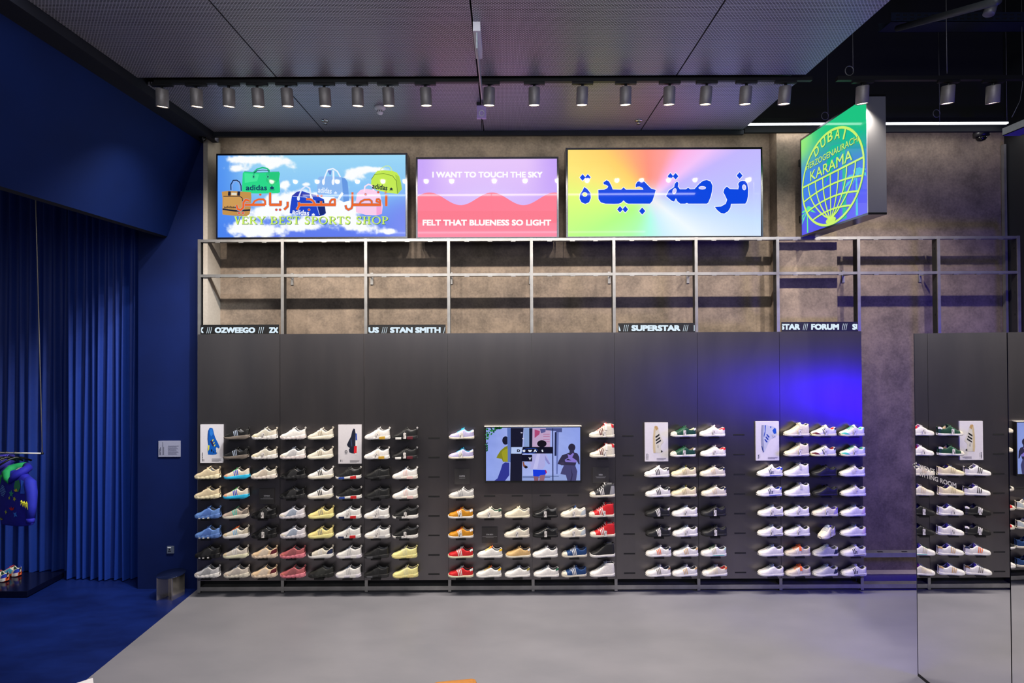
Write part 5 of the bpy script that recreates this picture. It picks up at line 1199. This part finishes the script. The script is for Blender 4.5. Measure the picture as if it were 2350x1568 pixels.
WIR = [(1957, 100, 172, YT, 'thin wire with a loop above the first short-track spotlight'), (2172, 66, 172, YT, 'thin pale wire dropping to the middle of the short track'), (1899, 150, 282, -.1, 'thin wire with a loop behind the projecting sign'),
       (2155, 160, 292, -.1, 'thin wire with two loops hanging by the LED line'), (2308, 62, 283, -.1, 'straight thin wire ending at the tip of the LED line'), (2345, 60, 250, -.6, 'pale curved cable dropping to the pendant channel')]
for (px, y0, y1, Y, lb) in WIR:
    a = Wy(px, y0, Y); b = Wy(px, y1, Y); r = tag(empty('hanging_wire', a), lb, 'wire', 'suspension wires')
    mb = MB(); mb.tube([(0, 0, .6), (0, 0, 0), (.0, 0, (b.z - a.z) * .97)] if 'curved' not in lb else [(0, 0, .4), (0, 0, (b.z - a.z) * .7), (-.03, 0, (b.z - a.z) * .9), (-.12, 0, (b.z - a.z) * 1.1)], .0035 if 'pale' in lb else .0022, M_WIRE, 6); mb.build('wire', r)
    if 'loop' in lb:
        zz = b.z - a.z + (.04 if 'above' in lb else .08 if 'two' not in lb else .16); mb = MB(); mb.tube([(-.035 + .04 * math.cos(t), 0, zz + .045 * math.sin(t)) for t in np.linspace(0, 2 * PI, 18)], .004, M_WIRE, 6); mb.build('wire_loop', r)
p = Wy(2305, 312, -.9); q = Wx(2420, 258, p.x)
r = tag(empty('pendant_channel', p), 'grey metal pendant channel entering at the frame edge, end-on', 'light fixture')
mb = MB(); L2 = 2.2
mb.box(-.02, .16, -L2, 0, .0, .006, mat((110, 100, 170), .35, .3)); mb.box(-.02, -.012, -L2, 0, .0, .075, mat((170, 176, 180), .4, .4)); mb.box(.152, .16, -L2, 0, .0, .075, M_STEEL); mb.box(-.012, .152, -L2, 0, .05, .06, M_STEEL)
mb.build('channel', r)

# ------------------------------------------------------------------ blue alcove: curtains, plinth, clothes, stool
M_CURT = mat((4, 46, 136), .6, var=.06, scale=30, sheen=.3)
def curtain(label, pts_px, y0, ztop, nf, amp, seed, hem=.012):
    rnd = random.Random(seed); (xa, xb) = pts_px
    n = nf * 14; vs = []; fs = []; nz = 14
    ph = [rnd.uniform(.75, 1.3) for _ in range(nf + 1)]
    r = tag(empty('curtain', ((xa + xb) / 2, y0, 0)), label, 'curtain', 'blue velvet curtains')
    for j in range(nz + 1):
        z = hem + (ztop - hem) * j / nz
        for i in range(n + 1):
            t = i / n; f = t * nf; k = int(min(nf - 1, f)); fr_ = f - k
            d = (.5 - .5 * math.cos(2 * PI * fr_)); d = d ** 1.5 * amp * ph[k]
            sway = .02 * math.sin(k * 2.1 + z * .9) * (1 - z / ztop)
            vs.append((xa + (xb - xa) * t + sway - (xa + xb) / 2, -d * (1.0 - .25 * z / ztop) + .03 * math.sin(t * 7), z))
    for j in range(nz):
        for i in range(n):
            a = j * (n + 1) + i; fs.append((a, a + 1, a + n + 2, a + n + 1))
    mb = MB(); mb.add(vs, fs, M_CURT, True); mb.build('drape', r)
    mb = MB(); mb.tube([(xa - (xa + xb) / 2, -.02, ztop), (xb - (xa + xb) / 2, -.02, ztop)], .015, M_BLK, 8); mb.build('curtain_rod', r)
def px_x(px, y): return Wy(px, 1000, y).x
curtain('blue velvet curtain with sharp folds next to the blue wall', (px_x(160, .48), px_x(319, .42)), .44, 5.6, 9, .085, 3)
curtain('blue velvet curtain hanging behind the clothes rail', (px_x(-160, .72), px_x(172, .72)), .68, 5.6, 14, .075, 5)
# plinth
p = Wz(63, 1373, 0.0); PH = .078; pb = Wz(150, 1318, 0.0)
r = tag(empty('display_plinth', (p.x, p.y, 0)), 'low dark navy display plinth in the alcove', 'plinth')
mb = MB(); mb.box(-2.2, 0, 0, .52, .012, PH, mat((7, 10, 34), .16, var=.04)); ch_ = mb.build('platform', r, .006)
mb = MB(); mb.box(-2.15, -.03, .03, .5, 0, .0118, M_BLACK); mb.build('plinth_base', r)
# kids' rainbow shoes on the plinth
for (px, py, yw, lb) in ((-4, 1333, math.radians(-6), 'rainbow toddler shoe on orange sole, front of the plinth pair'), (25, 1321, math.radians(-6), 'rainbow toddler shoe on orange sole, rear of the plinth pair')):
    q = Wz(px, py, PH)
    shoe('chunky', 'O', (232, 92, 40), 'toddler_shoe', yaw=yw, loc=(q.x, q.y, PH + .0008), label=lb, group='toddler shoes on the plinth', cat='shoe', ln='DGR', scale=.9, la='RD', tg=(200, 50, 60), ov=(90, 190, 220), mg=(196, 176, 90), cn='BL', hc='W', pt=(40, 60, 180))
# hanging rail
a = Wy(82, 455, -.12); b = Wy(97, 1041, -.12); c = Wy(-140, 1037, -.25)
r = tag(empty('clothes_rail', b), 'thin brass-white hanging rail suspended in the alcove', 'clothes rail')
M_ROD = mat((206, 196, 182), .3, .7, var=.03)
mb = MB(); mb.tube([a - b + Vector((0, 0, 1.2)), a - b, Vector((0, 0, 0))], .006, M_ROD, 8); mb.build('hanging_rod', r)
mb = MB(); mb.tube([Vector((0, 0, 0)), c - b], .0085, M_ROD, 8); mb.lathe([(.012, -.012), (.014, 0), (.012, .012)], M_BLK, 12); mb.build('rail', r)
# hooded sweatshirts
def hoodie(label, loc, yaw, base, hoodc, sl1, sl2, patches=True):
    r = tag(empty('hooded_sweatshirt', loc, (0, 0, yaw)), label, 'sweatshirt', "children's hooded tops on the rail")
    C_ = lambda c: mat(c, .8, var=.08, scale=30, sheen=.0)
    def bw(z): return float(np.interp(z, [0, .04, .10, .3, .40, .445, .47], [.205, .20, .225, .225, .215, .15, .07]))
    def bd(z): return float(np.interp(z, [0, .05, .3, .42, .47], [.055, .065, .06, .05, .03]))
    zs = [0, .012, .04, .046, .10, .18, .26, .34, .40, .43, .45, .47]; n = 28; vs = []; fs = []
    sg = lambda v, e: math.copysign(abs(v) ** e, v)
    for z in zs:
        for k in range(n):
            t = 2 * PI * k / n; wob = 1 + .05 * math.sin(5 * t + z * 9); vs.append((bw(z) * sg(math.cos(t), .8), bd(z) * sg(math.sin(t), .8) * wob, z + (.02 * math.cos(t) if z < .03 else 0)))
    for j in range(len(zs) - 1):
        for k in range(n): fs.append((j * n + k, j * n + (k + 1) % n, (j + 1) * n + (k + 1) % n, (j + 1) * n + k))
    fs.append(tuple(range(n))[::-1]); fs.append(tuple((len(zs) - 1) * n + k for k in range(n)))
    mb = MB(); mb.add(vs, fs, C_(base), True); body = mb.build('body', r)
    for sd, c in ((-1, sl1), (1, sl2)):
        mb = MB(); mb.tube([(sd * .15, 0, .418), (sd * .19, -.002, .385), (sd * .222, -.008, .30), (sd * .236, -.016, .20), (sd * .245, -.026, .09)], [.030, .048, .045, .040, .034], C_(c), 12)
        if patches and sd > 0:
            mb.add([(sd * (.19 + .10 * k / 6), -.075 - .012 * (k % 2), .205 + (.05 if k % 2 else 0) - .004 * k) for k in range(7)] + [(sd * (.19 + .10 * k / 6), -.075, .235 + (.02 if k % 2 else 0)) for k in range(7)], [(k, k + 1, k + 8, k + 7) for k in range(6)], C_((206, 204, 50)))
        mb.tube([(sd * .25, -.03, .095), (sd * .252, -.032, .055)], [.032, .031], C_(base), 12); mb.build('sleeve', r)
    mb = MB()
    for sd, c in ((-1, hoodc), (1, base)):
        mb.tube([(sd * .002, -.062, .375), (sd * .035, -.062, .41), (sd * .075, -.045, .452), (sd * .095, .0, .478), (sd * .07, .05, .49), (0, .075, .50)], [.010, .026, .036, .036, .034, .032], C_(c), 12)
    mb.build('hood', r)
    mb = MB(); mb.disc((0, 0, 0), .055, C_((190, 180, 170)), Matrix.Translation((0, .0, .452)) @ Matrix.Rotation(.9, 4, 'X')); mb.build('neck_lining', r)
    r.scale = (1.40, 1.15, 1.27)
    if patches:
        fr_ = lambda x, z, L=1: Vector((x, -bd(z) * (max(0, 1 - (abs(x) / bw(z)) ** 2.5)) ** .4 * 1.06 - .003 - .0008 * L, z))
        mk = lambda: Flat(lambda u, v, L: fr_(u, v, L), lambda c: mat(c, .7, var=.08))
        def star(u, v, s, c, n=5, rot=0.0): f_ = mk(); f_.poly([(u + s * (1 if k % 2 == 0 else .42) * math.sin(rot + PI * k / n), v + s * (1 if k % 2 == 0 else .42) * math.cos(rot + PI * k / n)) for k in range(2 * n)], c, 2); f_.build('star_patch', r)
        star(.04, .288, .036, (40, 160, 130)); star(.015, .248, .017, (190, 200, 50)); star(.085, .248, .023, (206, 210, 60), rot=.3); star(-.03, .12, .022, (180, 190, 60), 4); star(.10, .115, .030, (50, 130, 250), 4, .5)
        fl = mk()
        for k in range(7): fl.stroke([(-.15 + .012 * abs(k - 3) , .342 - k * .014), (-.035 - .012 * abs(k - 3), .336 - k * .014)], .007, (110, 160, 240), 2)
        fl.build('striped_patch', r)
        fl = mk(); fl.poly([(.012, .168), (.035, .158), (.045, .18), (.055, .16), (.085, .178), (.075, .150), (.045, .144), (.025, .152)], (206, 30, 44), 2); fl.build('cloth_patch', r)
        fl = mk(); fl.poly([(-.16, .05), (-.14, .036), (-.10, .038), (-.075, .054), (-.10, .05), (-.11, .064), (-.12, .05)], (190, 190, 50), 2); fl.build('cloth_patch', r)
        fl = mk(); fl.poly([(.075, .40), (.12, .415), (.145, .36), (.13, .315), (.09, .31), (.068, .35)], (36, 120, 84), 1); fl.build('cloth_patch', r)
        fl = mk(); fl.poly([(.07, .325), (.09, .312), (.12, .318), (.105, .34), (.09, .33)], (200, 170, 50), 3); fl.build('cloth_patch', r)
        fl = mk(); fl.poly([(.135, .42), (.185, .40), (.19, .30), (.15, .30), (.15, .36)], (40, 90, 220), 1); fl.build('cloth_patch', r)
    return r
h = Wy(46, 1196, -.20)
hoodie('navy star-patterned child hoodie with green hood, outermost on the rail', (h.x - .0, -.24, h.z - .02), math.radians(-24), (22, 22, 160), (20, 150, 84), (20, 140, 74), (26, 36, 168))
hoodie('second child hoodie with green and red sleeve, partly cut by the frame', (h.x - .52, .14, h.z - .0), math.radians(-24), (50, 44, 150), (70, 60, 180), (40, 40, 150), (30, 150, 90), False)
M_HG = mat((10, 10, 12), .4, var=0)
for i, (px, lb) in enumerate(((38, 'black hanger holding the star-patterned hoodie'), (20, 'black empty hanger next to the star-patterned hoodie'), (5, 'black hanger at the cut edge of the rail'))):
    t = b + (c - b) * ((Wy(px, 1040, -.14).x - b.x) / (c.x - b.x)); r = tag(empty('coat_hanger', t, (0, 0, math.radians(62))), lb, 'hanger', 'black hangers on the rail')
    mb = MB(); mb.tube([(.0, .0, -.055), (.0, .0, -.026), (.015, 0, -.012), (.016, 0, .004), (.004, 0, .0155), (-.011, 0, .0118), (-.0155, 0, .002)], .0025, M_HG, 6); mb.build('hook', r)
    mb = MB(); mb.tube([(-.15, 0, -.115), (-.06, 0, -.065), (0, 0, -.052), (.06, 0, -.065), (.15, 0, -.115)], [.010, .012, .013, .012, .010], M_HG, 8); mb.build('shoulder_bar', r)
# stool
cx_, cy_ = -759 * S, -.06; ztop = 0.268
r = tag(empty('side_stool', (cx_, cy_, 0)), 'low stool with polished steel plates and round navy top by the blue wall', 'stool')
M_NTOP = mat((22, 30, 60), .12, .3, var=.03)
mb = MB(); mb.lathe([(.145, ztop - .006), (.148, ztop - .003), (.147, ztop)], M_NTOP, 40); mb.build('seat_top', r)
for i, (ax, ay, bx, by) in enumerate(((-.11, -.095, -.047, .02), (-.045, .02, .07, -.10), (.074, -.10, .118, .06))):
    mb = MB(); d = Vector((bx - ax, by - ay, 0)); nrm = Vector((-d.y, d.x, 0)).normalized() * .003
    vs = [(ax - nrm.x, ay - nrm.y), (bx - nrm.x, by - nrm.y), (bx + nrm.x, by + nrm.y), (ax + nrm.x, ay + nrm.y)]
    mb.add([(x, y, z) for z in (.0005, ztop - .0065) for x, y in vs], [(0, 1, 2, 3), (7, 6, 5, 4), (0, 4, 5, 1), (1, 5, 6, 2), (2, 6, 7, 3), (3, 7, 4, 0)], mat((214, 206, 196), .2, .92, var=.0)); mb.build('steel_plate', r)
# card and socket on the blue wall
a = Wy(363.5, 1049, BWY - .012); b = Wy(413.5, 1012, BWY - .012)
r = tag(empty('information_sign', ((a.x + b.x) / 2, BWY - .006, a.z)), 'pale landscape information card fixed on the blue wall', 'card')
mb = MB(); mb.box(a.x, b.x, BWY - .012, BWY - .0005, a.z, b.z, mat((150, 152, 176), .35, var=.03)); ch(mb, 'card_board', r)
fl = Flat(plane_y(BWY - .012), lambda c: mat(c, .6, var=0))
for u, v0, v1, w_ in ((366, 1030, 1045, 1.2), (368.6, 1027, 1036, 1.4), (368.6, 1037, 1045, 1.4), (373.4, 1015, 1045, .9), (375.8, 1026, 1045, .9)): fl.stroke([(u, v0), (u, v1)], w_, (30, 32, 52), 1)
for k in range(10): fl.stroke([(385.5, 1024 + k * 2.2), (410 - (k * 5 % 7), 1024 + k * 2.2)], .8, (84, 86, 112), 1)
adopt(fl.build('print'), r)
a = Wy(383, 1270.5, BWY - .012); b = Wy(398.5, 1254, BWY - .012)
r = tag(empty('power_socket', ((a.x + b.x) / 2, BWY - .006, a.z)), 'small steel power socket low on the blue wall', 'socket')
mb = MB(); mb.box(a.x, b.x, BWY - .012, BWY - .0005, a.z, b.z, mat((120, 130, 146), .35, .5)); ch(mb, 'socket_plate', r)
fl = Flat(plane_y(BWY - .012), lambda c: mat(c, .5, var=0)); fl.poly([(384.5, 1256), (392.5, 1256), (392.5, 1258), (384.5, 1258)], (230, 232, 236), 1); fl.ell(388.7, 1261.5, 1.6, 1.6, (20, 22, 30), 1); fl.poly([(385.5, 1264.5), (392, 1264.5), (392, 1266.5), (385.5, 1266.5)], (20, 22, 30), 1)
adopt(fl.build('socket_slots'), r)
# things cut by the lower edge of the frame
q = Wz(213, 1556, .30); r = tag(empty('display_card', (q.x, q.y, 0)), 'white printed card stand at the lower edge, on the floor seam', 'card stand')
r.rotation_euler = (0, 0, math.radians(40))
mb = MB(); mb.box(-.62, 0, -.5, 0, .29, .30, mat((226, 222, 226), .4, var=.02)); mb.build('card_top', r)
mb = MB(); mb.box(-.42, -.2, -.35, -.15, 0.0, .2898, M_STEELDK); mb.build('stand', r)
mb = MB(); mb.tube([(-.10 + .07 * math.cos(t) * 1.0, -.13 + .045 * math.sin(t), .303) for t in np.linspace(0, 2 * PI, 20)], .006, mat((70, 70, 74), .5), 6); mb.build('printed_ring', r)
q = Wz(1094, 1552, .45); r = tag(empty('ottoman', (q.x, q.y, 0)), 'tan leather ottoman corner peeping in at the lower edge', 'ottoman')
r.rotation_euler = (0, 0, math.radians(8))
mb = MB(); mb.box(-.33, .0, -.5, 0, .06, .45, mat((176, 116, 50), .45, var=.06)); mb.build('cushion', r, .035)
mb = MB(); mb.box(-.30, -.03, -.45, -.05, 0, .0598, M_BLK); mb.build('foot_frame', r)

# ------------------------------------------------------------------ lights
w = bpy.data.worlds.new('dim_room'); SC.world = w; w.use_nodes = True
w.node_tree.nodes['Background'].inputs[0].default_value = (.5, .52, .62, 1); w.node_tree.nodes['Background'].inputs[1].default_value = 0.12
def spot(nm, loc, tgt, e, col, size, blend=.6, soft=.05):
    l = bpy.data.lights.new(nm, 'SPOT'); l.energy = e; l.color = col; l.spot_size = math.radians(size); l.spot_blend = blend; l.shadow_soft_size = soft
    o = bpy.data.objects.new(nm, l); COL.objects.link(o); o.location = loc; o.rotation_euler = (Vector(tgt) - Vector(loc)).to_track_quat('-Z', 'Y').to_euler(); return o

P_ = Wy(1945, 915, 0); dv = (P_ - O); dv = Vector((dv.x, -dv.y, dv.z))
al = bpy.data.lights.new('blue_screen_light', 'AREA'); al.energy = 85; al.shape = 'RECTANGLE'; al.size = 1.2; al.size_y = .5; al.color = (.03, .0, 1)
o = bpy.data.objects.new('blue_screen_light', al); COL.objects.link(o); o.location = P_ + dv * .42; o.rotation_euler = (P_ - o.location).to_track_quat('-Z', 'Z').to_euler()
spot('blue_floor', (XM - .9, -2.2, 2.8), (XM - .1, -2.2, 0), 60, (.12, .06, 1), 60, 1.0)
spot('curtain_wash', (-1.6, -1.6, 5.2), (-5.1, .3, 1.3), 620, (.85, .93, 1), 46, .9, .08)
spot('alcove_wash', (-2.6, -3.4, 5.2), (-5.0, -.3, .6), 85, (1, .97, .92), 40, .9, .08)
al = bpy.data.lights.new('room_fill', 'AREA'); al.energy = 230; al.size = 6; al.size_y = 4; al.shape = 'RECTANGLE'; al.color = (.92, .94, 1)
o = bpy.data.objects.new('room_fill', al); COL.objects.link(o); o.location = (0, -7.5, ZC - .2); o.rotation_euler = (math.radians(58), 0, 0)

for k in range(2):
    al = bpy.data.lights.new('wall_washer', 'AREA'); al.shape = 'RECTANGLE'; al.size = 6.2 if k == 0 else 3.2; al.size_y = .03; al.energy = 16 if k == 0 else 9; al.color = (1, .95, .86)
    o = bpy.data.objects.new('wall_washer', al); COL.objects.link(o); o.location = (-.35 if k == 0 else 4.5, .06, HC + 478 * S); o.rotation_euler = (math.radians(28), 0, 0)
